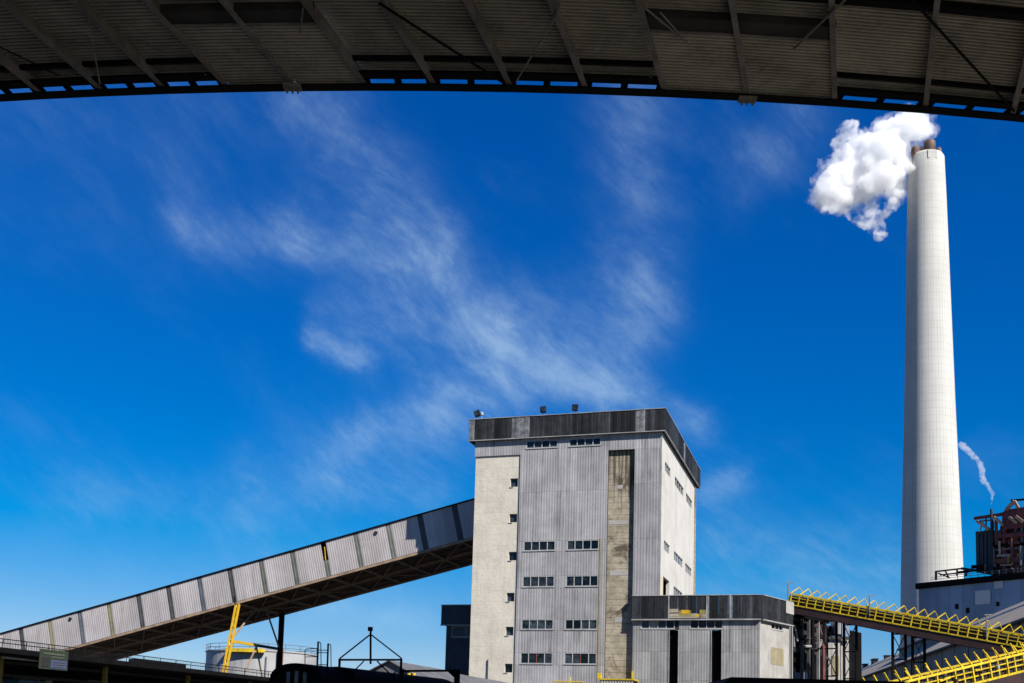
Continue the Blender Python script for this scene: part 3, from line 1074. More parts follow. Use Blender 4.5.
gal = thing('conveyor_gallery', TW(-50, 8, 0), 'long inclined conveyor gallery of pale sheeting rising to the tower', 'conveyor gallery')
STR = [(22.7, 'gal_dark'), (51.6, 'gal_ochre'), (81.6, 'gal_blue'), (110.9, 'gal_ochre'), (140.6, 'gal_dark'), (170.6, 'gal_dark'), (201.6, 'gal_blue'), (232.2, 'gal_dark'), (263.6, 'gal_green'),
       (294.8, 'gal_green'), (326, 'gal_green'), (358.5, 'gal_green'), (391, 'gal_green'), (423, 'gal_dark'), (457.6, 'gal_dark')]
ss = sorted([(gpx(px), m_) for px, m_ in STR])
sp = ss[-1][0] - ss[-2][0]
ss += [(ss[-1][0] + sp * k, ('gal_dark', 'gal_green')[k % 2]) for k in range(1, 7) if ss[-1][0] + sp * k < GL - 1]
grng = random.Random(4)
prev = 0.0
SWID = .34
for s_, mt in ss + [(GL, None)]:
    hi = s_ - SWID if mt else GL
    n = 3
    e = np.linspace(prev, hi, n + 1)
    for k in range(n):
        L = e[k + 1] - e[k]
        inst(ribbed(max(1, round(L / .3)), 'gal' if grng.random() > .06 else 'gal_new', .014), 'side_panel', GF(e[k] + L - .005, 0, .0), -GA * (L - .01), DR, GN * GH, gal)
    if mt:
        top = GH
        z0 = 0.0
        if abs(s_ - gpx(326)) < .1:      # a glazed strip left open in its upper half
            m2 = MB()
            for (q0, q1, h0, h1, mm) in ((s_ - SWID, s_ + SWID, 1.95, 3.6, 'black'),):
                m2.hexa([GF(q0, .2, h0), GF(q1, .2, h0), GF(q1, .24, h0), GF(q0, .24, h0), GF(q0, .2, h1), GF(q1, .2, h1), GF(q1, .24, h1), GF(q0, .24, h1)])
            ob = tag(m2.build('open_hatch', 'black', gal), 'open black hatch with a yellow bar')
            m2 = MB()
            m2.beam(GF(s_ + .1, .1, 2.0), GF(s_ - .05, .1, 3.55), .14, .05)
            m2.build('bar', 'yellow', ob)
            top = 1.93
        inst(ribbed(2, mt, .02), 'translucent_strip', GF(s_ + SWID - .005, .02, z0), -GA * (2 * SWID - .01), DR, GN * top, gal)
    prev = s_ + SWID
# floor, roof, far side
gb = lambda s0, s1, b0_, b1_, h0, h1: [GF(s0, b0_, h0), GF(s1, b0_, h0), GF(s1, b1_, h0), GF(s0, b1_, h0), GF(s0, b0_, h1), GF(s1, b0_, h1), GF(s1, b1_, h1), GF(s0, b1_, h1)]
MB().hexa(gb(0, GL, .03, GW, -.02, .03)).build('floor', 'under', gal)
MB().hexa(gb(0, GL, -.16, GW + .1, GH + .01, GH + .14)).build('roof', 'black', gal)
MB().hexa(gb(0, GL, GW - .05, GW, .04, GH)).build('far_side', 'gal', gal)
for b_, nm in ((.12, 'bottom_chord'), (GW - .15, 'bottom_chord'), (GW / 2, 'bottom_chord')):
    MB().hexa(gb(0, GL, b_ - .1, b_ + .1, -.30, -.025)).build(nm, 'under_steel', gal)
allx = [0.5] + [s_ for s_, _ in ss] + [GL - .4]
for k, s_ in enumerate(allx):
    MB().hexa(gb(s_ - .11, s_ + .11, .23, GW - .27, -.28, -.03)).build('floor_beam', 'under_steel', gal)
    if k + 1 < len(allx):
        s2 = allx[k + 1]
        for p_, q_ in ((((s_, .3), (s2, GW / 2))), ((s2, GW / 2), (s_, GW - .3)) if k % 2 else ((s_, GW / 2), (s2, GW - .3))):
            mb = MB()
            mb.beam(GF(p_[0], p_[1], -.20), GF(q_[0], q_[1], -.20), .11, .08, up=GN)
            mb.build('wind_brace', 'under_steel', gal)
        for b_ in (GW * .25, GW * .75):
            MB().hexa(gb(s_ + .12, s2 - .12, b_ - .05, b_ + .05, -.15, -.03)).build('stringer', 'under', gal)
for px, py in ((70.5, 619), (376, 533)):
    P = plane(px, py, G0, DR)
    mb = MB()
    mb.tube(P - DR * .12, P - DR * .02, .22, 10)
    mb.build('vent', 'dark', gal)
# trestle: splayed yellow near leg, dark far leg, tie and braces
sN = float((plane(237, 602, G0, DR) - G0) @ GA)
topN = GF(sN, .1, -.3)
x_leg = float((topN - O2) @ DF)
TL = lambda y, z: TW(x_leg, y, z)
topF = TL(GV + GW - 1.1, topN[2] + .1)
spl = 3.9
footN = TL(GV - spl, 0)
for sgn in (-1, 1):
    mb = MB()
    mb.beam(footN + DF * .21 * sgn, topN + DF * .21 * sgn, .15, .30)
    mb.build('leg', 'yellow', gal)
lac = MB()
for k in range(14):
    t0, t1 = k / 14, (k + 1) / 14
    pa_, pb_ = footN + (topN - footN) * t0, footN + (topN - footN) * t1
    lac.beam(pa_ + DF * (.15 if k % 2 else -.15), pb_ - DF * (.15 if k % 2 else -.15), .05, .05)
lac.build('lacing', 'yellow', gal)
mb = MB()
mb.beam(TL(GV + GW - 1.1, 0), topF, .62, .55)
mb.build('leg', 'black', gal)
zt = topN[2] * .72
yn = GV - spl * (1 - zt / topN[2])
tm = (TL(yn + .3, zt) + TL(GV + GW - 1.3, zt)) / 2
mb = MB()
mb.beam(TL(yn + .15, zt), tm, .25, .32)
mb.build('tie_beam', 'yellow', gal)
mb = MB()
mb.beam(tm, TL(GV + GW - 1.42, zt), .25, .32)
mb.build('tie_beam', 'dark', gal)
for P, Q in ((TL(yn + .3, zt + .2), TL(GV + GW * .36, topN[2] - .05)), (TL(GV + GW * .58, topN[2] - .05), TL(GV + GW - 1.42, zt + .2)), (TL(GV - spl + .6, .3), tm - ZZ * .2), (tm - ZZ * .2, TL(GV + GW - 1.42, .3))):
    mb = MB()
    mb.beam(P, Q, .16, .16)
    mb.build('brace', 'under_steel', gal)
mb = MB()
mb.tube(GF(sN, -.15, -.4), GF(sN, -.15, .9), .05, 6)
mb.build('cable', 'dark', gal)
# a second trestle further down, wholly dark
for b_ in (.3, GW - .3):
    P = GF(ss[-7][0] if len(ss) > 15 else GL - 18, b_, -.3)
    mb = MB()
    mb.beam((P[0], P[1], 0), P, .5, .5)
    mb.build('leg', 'dark', gal)

# ------------------------------------------------------------------ dark blue block left of the tower
y0 = 9.0
xa, zt = tf(441.5, 605.5, y0 - .5)
xw, _ = tf(445.5, 650, y0)
_, zf = tf(445, 624.5, y0 - .5)
blk = thing('annex_block', TW((xw - 19.95) / 2, y0 + 3, 0), 'blue-black clad block beside the tower under the conveyor gallery', 'building')
BW = lambda a, b, z: TW(a, y0 + b, z)
w0, wz1 = tf(452, 626.5, y0)
w1, wz0 = tf(475, 637, y0)
w1 = -20.1
panels(blk, BW, [xw, w0, w0 + (w1 - w0) / 2, w1, -19.95], [0, 5, wz0, wz1, zf], [(w0, w1, wz0, wz1)], 'blue_block', 'wall_panel', .3, .02)
window(blk, BW, w0, w1, wz0, wz1, 3, .02, ('frame', 'glass'))
panels(blk, lambda a, b, z: TW(a, y0 - .5 + b, z), [xa, xa + (-19.95 - xa) / 3, xa + (-19.95 - xa) * 2 / 3, -19.95], [zf, zt], [], 'blue_block', 'parapet_panel', .3, .03)
mb = MB(lambda x, y, z: TW(x, y0 + y, z))
mb.box(xw + .02, -19.93, .1, 6, 0, zf + .2)
mb.build('wall_core', 'blue_block', blk)
mb = MB(lambda x, y, z: TW(x, y0 + y, z))
mb.box(xa - .05, -19.93, -.56, 6.2, zt, zt + .10)
mb.box(xa - .05, -19.93, -.56, -.44, zf - .13, zf - .02)
mb.box(xa, xa + .08, -.42, 6.2, zf - .02, zt)
mb.build('parapet_trim', 'frame', blk)
mb = MB(lambda x, y, z: TW(x, y0 + y, z))
mb.box(-21.8, -20.7, 0, .5, zt + .1, zt + .22)
mb.tube((-21.6, .2, zt + .2), (-21.3, .2, zt + .55), .06, 6, local=True)
mb.box(-21.2, -20.6, .0, .4, zt + .22, zt + .55)
mb.build('roof_unit', 'dark', blk)

# ------------------------------------------------------------------ storage tank behind the gallery
tc = depth(262, 660, 180.0)
tl = depth(208, 655, 180.0)
tr_ = (tc - tl)[0]
tz = depth(262, 651.5, 180 - tr_ * .9)[2]
tank = thing('storage_tank', (tc[0], tc[1], 0), 'pale round storage tank with a roof railing behind the yellow trestle', 'tank')
mb = MB()
mb.lathe(tc, [(tr_, 0), (tr_, tz), (tr_ + .15, tz + .02), (tr_ + .15, tz + .2), (tr_ * .3, tz + .9), (.1, tz + 1.0)], 56)
mb.build('shell', 'tank', tank, smooth=False)
mb = MB()
NP = 40
for k in range(NP):
    t0, t1 = 2 * math.pi * k / NP, 2 * math.pi * (k + 1) / NP
    for h_ in (.65, 1.2):
        mb.tube((tc[0] + tr_ * math.cos(t0), tc[1] + tr_ * math.sin(t0), tz + h_), (tc[0] + tr_ * math.cos(t1), tc[1] + tr_ * math.sin(t1), tz + h_), .045, 5)
    if k % 2 == 0:
        mb.tube((tc[0] + tr_ * math.cos(t0), tc[1] + tr_ * math.sin(t0), tz + .1), (tc[0] + tr_ * math.cos(t0), tc[1] + tr_ * math.sin(t0), tz + 1.2), .05, 5)
mb.build('railing', 'rail', tank)
mb = MB()
for k in range(8):
    t0, t1 = R(-112 + 4.6 * k), R(-112 + 4.6 * (k + 1))
    q0, q1 = tr_ + .18, tr_ + 1.0
    P = [V(tc[0] + r_ * math.cos(t_), tc[1] + r_ * math.sin(t_), z) for z in (tz - .25, tz + .3) for r_, t_ in ((q0, t0), (q1, t0), (q1, t1), (q0, t1))]
    mb.hexa(P)
mb.build('platform', 'yellow_bright', tank)
for px, mt, r_ in ((267.5, 'tank', .3), (281, 'rust', .32)):
    P = depth(px, 660, 180 - tr_ * .97)
    mb = MB()
    mb.tube((P[0], P[1], 0), (P[0], P[1], tz + (.6 if mt == 'rust' else -.8)), r_, 8)
    mb.build('pipe', mt, tank)

# ------------------------------------------------------------------ open shed with rooftop walkway, lower left
E0 = depth(0, 647, 80.0)
SZ = float(E0[2])
E0 = V(E0[0], E0[1], 0)
OS = lambda a, b, z: E0 + DR * a - DF * b + ZZ * z      # a along the eave, b under the roof


def ospx(px, py, b=0.0):
    P = plane(px, py, OS(0, b, 0), DF)
    d = P - E0
    return float(d @ DR), float(P[2])


shed = thing('open_shed', OS(25, 5, 0), 'black open-sided shed with a railed walkway along its roof edge', 'shed')
AL0, AL1 = -14.0, 62.0
mb = MB()
mbox(mb, OS, AL0, AL1, 0, 16, SZ - .38, SZ)
mb.build('roof_deck', 'black', shed)
mb = MB()
mbox(mb, OS, AL0, AL1, 9.0, 9.2, 0, SZ - .39)
mb.build('back_wall', 'black', shed)
mb = MB()
mbox(mb, OS, AL1 - .2, AL1, .2, 9.0, 0, SZ - .39)
mb.build('end_wall', 'black', shed)
PB = 3.4
for px in (1.5, 107, 190, 252):
    a, _ = ospx(px, 668, PB)
    mb = MB()
    mbox(mb, OS, a - .19, a + .19, PB, PB + .3, 0, SZ - .39)
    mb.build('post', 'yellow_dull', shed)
for z in (SZ - .9, SZ - 1.9):
    mb = MB()
    mbox(mb, OS, AL0, AL1, PB + .32, PB + .5, z, z + .22)
    mb.build('girt', 'dark', shed)
a0, _ = ospx(2, 655, 1.2)
a1, _ = ospx(38, 657, 1.2)
mb = MB()
mb.tube(OS(a0, 1.2, SZ - .62), OS(a1, 1.2, SZ - .62), .09, 6)
tag(mb.build('pipe', 'pale', shed), 'pale pipe under the roof edge')
for k, a in enumerate(np.arange(AL0, AL1, 2.4)):
    mb = MB()
    mb.beam(OS(a, .12, SZ), OS(a, .12, SZ + .62), .05, .05)
    mb.build('rail_post', 'black', shed)
for z in (.33, .62):
    mb = MB()
    mb.tube(OS(AL0, .12, SZ + z), OS(AL1, .12, SZ + z), .035, 5)
    mb.build('rail', 'black', shed)
mb = MB()
for a in np.arange(AL0, 46, .28):
    mb.beam(OS(a, .12, SZ), OS(a, .12, SZ + .60), .018, .018)
tag(mb.build('mesh_infill', 'dark', shed), kind='stuff')
mb = MB()
aa, zz = ospx(142, 664, .6)
ab, _ = ospx(186, 668, .6)
mbox(mb, OS, aa, ab, .6, 2.0, SZ + .01, SZ + .42)
mb.build('roof_duct', 'black', shed)
# sign board hung at the eave, with its own picture, headline bars and blue notice
a0, zt = ospx(40, 648.5, -.1)
a1, zb = ospx(67, 671, -.1)
sign = thing('sign_board', OS((a0 + a1) / 2, -.1, zb), 'green sign board with a blue notice hanging on the open shed', 'sign')
q = lambda u_, v_: (a0 + (a1 - a0) * u_, zb + (zt - zb) * v_)


def sq(nm, u0, u1, v0, v1, mt, e, par=sign):
    p_, q_ = q(u0, v0), q(u1, v1)
    m_ = MB()
    mbox(m_, OS, p_[0], q_[0], -.12 - e, -.09 - e, p_[1], q_[1])
    return m_.build(nm, mt, par)


bd = sq('board', 0, 1, 0, 1, 'sign_green', 0)
sq('notice', .40, .95, .06, .50, 'sign_blue', .035, bd)
sq('picture', .08, .34, .12, .58, 'dark', .035, bd)
sq('headline', .12, .86, .74, .84, 'sign_text', .035, bd)
sq('headline', .40, .86, .60, .67, 'sign_text', .035, bd)
for k in range(3):
    sq('text_line', .46, .88, .38 - .12 * k, .42 - .12 * k, 'sign_text', .07, bd)
# materials stacked inside
for px0, px1, pt, mt, nm, lb in ((17, 40, 679.5, 'bin_blue', 'skip', 'blue skip under the open shed, below the sign'), (48, 55, 679, 'pale', 'sack', 'pale sack under the open shed'),
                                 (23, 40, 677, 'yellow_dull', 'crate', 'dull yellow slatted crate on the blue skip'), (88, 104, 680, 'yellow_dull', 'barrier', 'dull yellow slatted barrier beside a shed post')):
    bb_ = 5.2 if nm != 'crate' else 5.4
    a0, zt_ = ospx(px0, pt, bb_)
    a1, _ = ospx(px1, pt, bb_)
    zb_ = 0
    if nm == 'crate':
        zb_ = zskip
    t = thing(nm, OS((a0 + a1) / 2, bb_, zb_), lb, nm)
    if nm == 'skip':
        zskip = zt_ + .004
        m_ = MB()
        m_.hexa([OS(a0 + .3, bb_, 0), OS(a1 - .3, bb_, 0), OS(a1 - .3, bb_ + 1.6, 0), OS(a0 + .3, bb_ + 1.6, 0), OS(a0, bb_ - .2, zt_ - .15), OS(a1, bb_ - .2, zt_ - .15), OS(a1, bb_ + 1.8, zt_ - .15), OS(a0, bb_ + 1.8, zt_ - .15)])
        m_.build('body', mt, t)
        m_ = MB()
        mbox(m_, OS, a0 - .05, a1 + .05, bb_ - .26, bb_ + 1.86, zt_ - .15, zt_)
        m_.build('rim', mt, t)
    elif nm == 'sack':
        m_ = MB()
        for k in range(6):
            pass
        c_ = OS((a0 + a1) / 2, bb_ + .4, 0)
        rr = (a1 - a0) / 2
        m_.lathe(c_, [(rr * .8, 0), (rr, .5), (rr * .95, zt_ * .7), (rr * 1.02, zt_ - .25), (rr * .7, zt_ - .05), (rr * .2, zt_)], 14)
        m_.build('bag', mt, t, True)
    else:
        nsl = 5
        for k in range(nsl):
            e0 = a0 + (a1 - a0) * k / nsl
            m_ = MB()
            mbox(m_, OS, e0 + .04, e0 + (a1 - a0) / nsl - .04, bb_, bb_ + .06, zb_, zt_)
            m_.build('slat', mt, t)
        m_ = MB()
        mbox(m_, OS, a0, a1, bb_ + .07, bb_ + (.9 if nm == 'crate' else .14), zb_, zb_ + (zt_ - zb_) * .9)
        m_.build('frame', mt, t)

# ------------------------------------------------------------------ black hooded hoppers, foreground
def hopper(pxl, pxr, pyt, d, lbl, ln):
    L, Rr, T = depth(pxl, 676, d), depth(pxr, 676, d), depth((pxl + pxr) / 2, pyt, d)
    c = (L + Rr) / 2
    c[2] = 0
    hw = (Rr - L)[0] / 2
    zt = T[2]
    rise = hw * .75
    t = thing('hooded_hopper', c, lbl, 'hopper', 'black hooded hoppers')
    bk = V(.44, .90, 0) * ln
    arc = [(-hw * math.cos(math.pi * k / 14), rise * math.sin(math.pi * k / 14) ** .8) for k in range(15)]
    outer = [V(c[0] + x * 1.06, c[1], zt - rise + z * 1.0) for x, z in arc]
    m_ = MB()
    for (p_, q_) in zip(outer, outer[1:]):
        m_.face([p_, q_, q_ + bk, p_ + bk])
    dn = V(0, 0, -.12)
    for (p_, q_) in zip(outer, outer[1:]):
        m_.face([p_, p_ + dn, q_ + dn, q_])
        m_.face([p_ + dn, q_ + dn, q_ + dn + bk, p_ + dn + bk])
    m_.build('hood', 'black', t)
    m_ = MB()
    inner = [p_ + V(0, .35, -.1) for p_ in outer]
    m_.face(inner + [V(c[0] + hw, c[1] + .35, 0), V(c[0] - hw, c[1] + .35, 0)])
    m_.build('end_plate', 'canopy_black', t)
    for fx_ in (-.32, .02, .36):
        m_ = MB()
        x = c[0] + hw * fx_
        m_.box(x - .085, x + .085, c[1] + .12, c[1] + .3, 0, zt - rise * (.42 + .2 * abs(fx_)))
        m_.build('column', 'rail', t)
    for sx in (-1, 1):
        m_ = MB()
        m_.face([V(c[0] + sx * hw, c[1], 0), V(c[0] + sx * hw, c[1], zt - rise), V(c[0] + sx * hw, c[1], zt - rise) + bk, V(c[0] + sx * hw, c[1], 0) + bk])
        m_.build('side_plate', 'black', t)
    return t


hopper(271, 320, 663, 52, 'black hooded hopper nearest the open shed, left of the handrails', 9)
hopper(316, 356, 666.5, 54, 'black hooded hopper under the tall handrails', 10)
# access handrails on top of the hoppers
hr = thing('ladder_rail', depth(318, 664, 53.5) * V(1, 1, 0), 'tall dark ladder rails rising above the black hoppers', 'ladder')
dd = 51.7
for (x, y1, y0_) in ((318.2, 641.5, 668), (328.2, 643.5, 668)):
    a, b = depth(x, y0_, dd), depth(x, y1, dd)
    mb = MB()
    mb.beam((a[0], a[1], 0), b, .075, .075)
    mb.build('stile', 'black', hr)
    m_ = MB()
    c, e = depth(x + .8, y1 + .3, dd), depth(x + 2.6, y1 + 1.5, dd)
    f_ = depth(x + 2.9, 668, dd)
    m_.tube(c, e, .022, 6)
    m_.tube(e, f_, .022, 6)
    m_.build('hoop', 'black', hr)
for y in (648.5, 651.0, 663):
    mb = MB()
    mb.tube(depth(318.4, y + 1.6, dd), depth(328, y + 1.8, dd), .02, 5)
    mb.build('rung', 'dark', hr)
mb = MB()
mb.tube(depth(318, 648.3, dd), depth(306.5, 649, dd), .022, 6)
mb.tube(depth(306.5, 649, dd), depth(305, 650.5, dd), .022, 6)
mb.tube(depth(305, 650.5, dd), depth(305, 668, dd), .022, 6)
mb.tube(depth(305, 657, dd), depth(318, 656.5, dd), .018, 6)
mb.build('side_rail', 'black', hr)

# ------------------------------------------------------------------ lifting frame
dl = 50.0
lf = thing('lifting_frame', depth(370, 659, dl) * V(1, 1, 0), 'black steel lifting frame with a central king post', 'lifting frame')
D = lambda x, y: depth(x, y, dl)
for nm, a, b, wd in (('post', None, D(339.7, 658.5), .10), ('post', None, D(401.3, 658.5), .10), ('crossbeam', D(338.8, 659.8), D(402.2, 659.8), .085), ('king_post', D(370.6, 664), D(370.6, 631), .085),
                     ('stay', D(371.5, 635), D(401.5, 658.3), .06), ('stay', D(369.6, 635), D(340, 658.3), .06), ('knee_brace', D(364, 661), D(355, 670), .05), ('knee_brace', D(377, 661), D(395, 679), .06)):
    mb = MB()
    if a is None:
        a = V(b[0], b[1], 0)
    mb.beam(a, b, wd, wd, up=(0, 1, 0))
    mb.build(nm, 'black', lf)
p = D(370.3, 629)
mb = MB()
mb.box(p[0] - .10, p[0] + .10, p[1] - .1, p[1] + .1, p[2] - .09, p[2] + .09)
mb.build('head_block', 'black', lf)
for x in (355, 395):
    mb = MB()
    a = D(x, 672)
    mb.beam((a[0], a[1] - .1, 0), a - V(0, .1, 0), .07, .07)
    mb.build('strut', 'black', lf)

# ------------------------------------------------------------------ small sheds behind the lifting frame
def gable(name, ridge_px, d0, ln, hw, drop, lbl, roofm, wallm, dirv=DR):
    P = depth(*ridge_px, d0)
    sd = V(-dirv[1], dirv[0], 0) * -1
    b = V(P[0], P[1], 0)
    t = thing(name, b + dirv * ln / 2, lbl, 'shed')
    f_ = lambda a, c, z: b + dirv * a + sd * c + ZZ * z
    zr, ze = P[2], P[2] - drop
    m_ = MB()
    m_.prism([f_(0, -hw, 0), f_(0, hw, 0), f_(0, hw, ze), f_(0, 0, zr - .06), f_(0, -hw, ze)], dirv * ln)
    m_.build('walls', wallm, t)
    for s_ in (-1, 1):
        n = max(2, int(ln / 1.6))
        for k in range(n):
            l0, l1 = -.25 + (ln + .5) * k / n, -.25 + (ln + .5) * (k + 1) / n - .02
            ov = 1.12
            z_e = zr - drop * ov
            m_ = MB()
            m_.hexa([f_(l0, 0, zr), f_(l1, 0, zr), f_(l1, s_ * hw * ov, z_e), f_(l0, s_ * hw * ov, z_e), f_(l0, 0, zr + .07), f_(l1, 0, zr + .07), f_(l1, s_ * hw * ov, z_e + .07), f_(l0, s_ * hw * ov, z_e + .07)])
            m_.build('roof_sheet', roofm, t)
    return t


gable('small_shed', (390, 661), 82, 14, 2.1, 1.05, 'small gabled shed with a grey roof behind the lifting frame', 'roof_grey', 'roof_grey')
gable('long_shed', (440, 671.5), 96, 24, 4.2, 1.5, 'low grey-roofed shed at the foot of the pale stair bay', 'roof_grey', 'dark')
# black bracketed frame
fb = thing('bracket_frame', depth(457, 671, 52) * V(1, 1, 0), 'black steel frame with a knee bracket in front of the small sheds', 'steel frame')
D = lambda x, y: depth(x, y, 52.0)
mb = MB()
mb.beam(D(402, 671), D(460, 670.6), .10, .10, up=(0, 1, 0))
mb.build('crossbeam', 'black', fb)
mb = MB()
a = D(457.3, 669.5)
mb.beam((a[0], a[1], 0), a, .27, .27, up=(0, 1, 0))
mb.build('post', 'black', fb)
mb = MB()
mb.prism([D(447.5, 671.5), D(456, 671.5), D(456, 679.5)], (0, .12, 0))
mb.build('knee_bracket', 'black', fb)
mb = MB()
a = D(402.5, 671)
mb.beam((a[0], a[1], 0), a, .12, .12, up=(0, 1, 0))
mb.build('post', 'black', fb)
for x, lb in ((409, 'left of two yellow posts under the black frame'), (414, 'right of two yellow posts under the black frame')):
    a = depth(x, 673.5, 70)
    mb = MB()
    mb.tube((a[0], a[1], 0), a, .085, 8)
    mb.tube((a[0], a[1], a[2] - .12), (a[0], a[1], a[2] + .02), .11, 8)
    tag(mb.build('bollard_post', 'yellow_bright'), lb, 'post')

# dark hut roof at the bottom edge, right of the tower
hut = thing('flat_hut', depth(815, 690, 44) * V(1, 1, 0) + V(0, 2, 0), 'flat black hut roof along the bottom edge before the low grey building', 'hut')
D = lambda x, y: depth(x, y, 44.0)
p0, p1, p2, p3 = D(722, 685), D(731.5, 677), D(905, 681.5), D(905, 690)
mb = MB()
mb.prism([p0, p1, p2, p3], (0, 5, 0))
mb.build('roof', 'black', hut)
mb = MB()
a, b = D(728, 690), D(900, 690)
mb.box(a[0], b[0], a[1] + .3, a[1] + 4.6, 0, p3[2] - .004)
mb.build('walls', 'black', hut)

# ------------------------------------------------------------------ dark open-framed plant house beside the low building
ph = thing('plant_house', SS(14, 3, 0), 'dark open-framed plant house under the head of the yellow conveyor', 'building')
a_l, _ = sspx(787.5, 640, .6)
a_r, _ = sspx(829, 640, .6)
PH = lambda a, b, z: SS(a, .6 + b, z)


def phx(px, py, b=0.0):
    n = SS(0, 1, 0) - SS(0, 0, 0)
    P = plane(px, py, PH(0, b, 0), n)
    d = P - SS(0, 0, 0)
    return float(d @ (SS(1, 0, 0) - SS(0, 0, 0))), float(P[2])


_, ztop = phx(790, 612)
mb = MB()
mbox(mb, PH, SL + .05, a_r + 14, 2.0, 2.2, 0, ztop)
mb.build('back_wall', 'black', ph)
mb = MB()
mbox(mb, PH, SL + .05, a_r, -.1, 2.0, ztop - .3, ztop)
mb.build('roof', 'black', ph)
for px, mt, wd in ((789.5, 'trim', .14), (792, 'clad_low', .2), (803, 'rail', .16), (809.5, 'rail', .16), (813, 'black', .5), (819, 'trim', .16), (825, 'dark', .4)):
    a, _ = phx(px, 650)
    mb = MB()
    mbox(mb, PH, a - wd / 2, a + wd / 2, -.05, .25, 0, ztop - .32)
    mb.build('column', mt, ph)
for (px, py, hh, mt) in ((805, 632, .45, 'dark'), (805, 650.5, .4, 'dark'), (805, 640, .18, 'rail'), (805, 620, .5, 'brownred')):
    _, z = phx(px, py)
    mb = MB()
    mbox(mb, PH, SL + .1, a_r - .05, .26, .5, z - hh / 2, z + hh / 2)
    mb.build('floor_beam', mt, ph)
for (x0, x1, y0_, y1_, mt) in ((795, 801, 637, 650, 'blue_block'), (804, 811.5, 639, 649, 'clad_low'), (797, 801, 654, 670, 'black'), (804, 811, 654, 671, 'dark'), (794, 800, 672, 684, 'hall'), (801, 807, 672, 684, 'hall'), (808, 813.5, 672, 684, 'hall'), (817, 823, 640, 655, 'blue_block')):
    a0, z1 = phx(x0, y0_, 1.0)
    a1, z0 = phx(x1, y1_, 1.0)
    mb = MB()
    mbox(mb, PH, a0, a1, .9, 1.0, max(z0, .0), z1)
    mb.build('infill_panel', mt, ph)
# a tangle of ducts and cable trays under the conveyor head
for k in range(34):
    a = random.uniform(SL + .6, a_r - .8)
    z = ztop - random.uniform(.5, 4.2)
    mb = MB()
    ln = random.uniform(.8, 3.0)
    if random.random() < .5:
        mb.tube(PH(a, random.uniform(-.25, .8), z), PH(min(a + ln, a_r), random.uniform(-.25, .8), z + random.uniform(-.3, .3)), random.uniform(.07, .22), 8)
    else:
        mb.tube(PH(a, random.uniform(-.3, .8), z), PH(a, random.uniform(-.3, .8), z - ln * .6), random.uniform(.06, .2), 8)
    mb.build('duct', random.choice(('dark', 'black', 'black', 'brownred', 'rail', 'pale')), ph)

# pale wall behind the first trestle
pw = thing('pale_plant_wall', depth(840, 660, 124) * V(1, 1, 0), 'narrow pale wall with dark upper panels behind the first lattice trestle', 'building')
D = lambda x, y, o=0: depth(x, y, 124.0 + o)
def wall_px(nm, x0, x1, y0_, y1_, mt, o=0.0, th=.3, base=False):
    a, b = D(x0, y1_, o), D(x1, y0_, o)
    m_ = MB()
    m_.box(a[0], b[0], a[1], a[1] + th, 0 if base else a[2], b[2])
    return m_.build(nm, mt, pw)
wall_px('wall', 828.5, 840, 643, 683, 'pale', 0, 4, True)
wall_px('wall', 841, 848.8, 638, 683, 'pale', .8, 3, True)
wall_px('boarded_window', 832, 839, 656, 675, 'board', -.08, .06)
wall_px('upper_panel', 835.5, 841, 619, 634, 'clad_low', .5, 2)
wall_px('upper_panel', 842, 849.5, 619, 636.5, 'hall', .7, 2)
wall_px('lintel', 828, 851, 637.2, 639.2, 'dark', .2, .3)
wall_px('window_band', 829.5, 840, 636, 643, 'glass_sky', .6, .1)

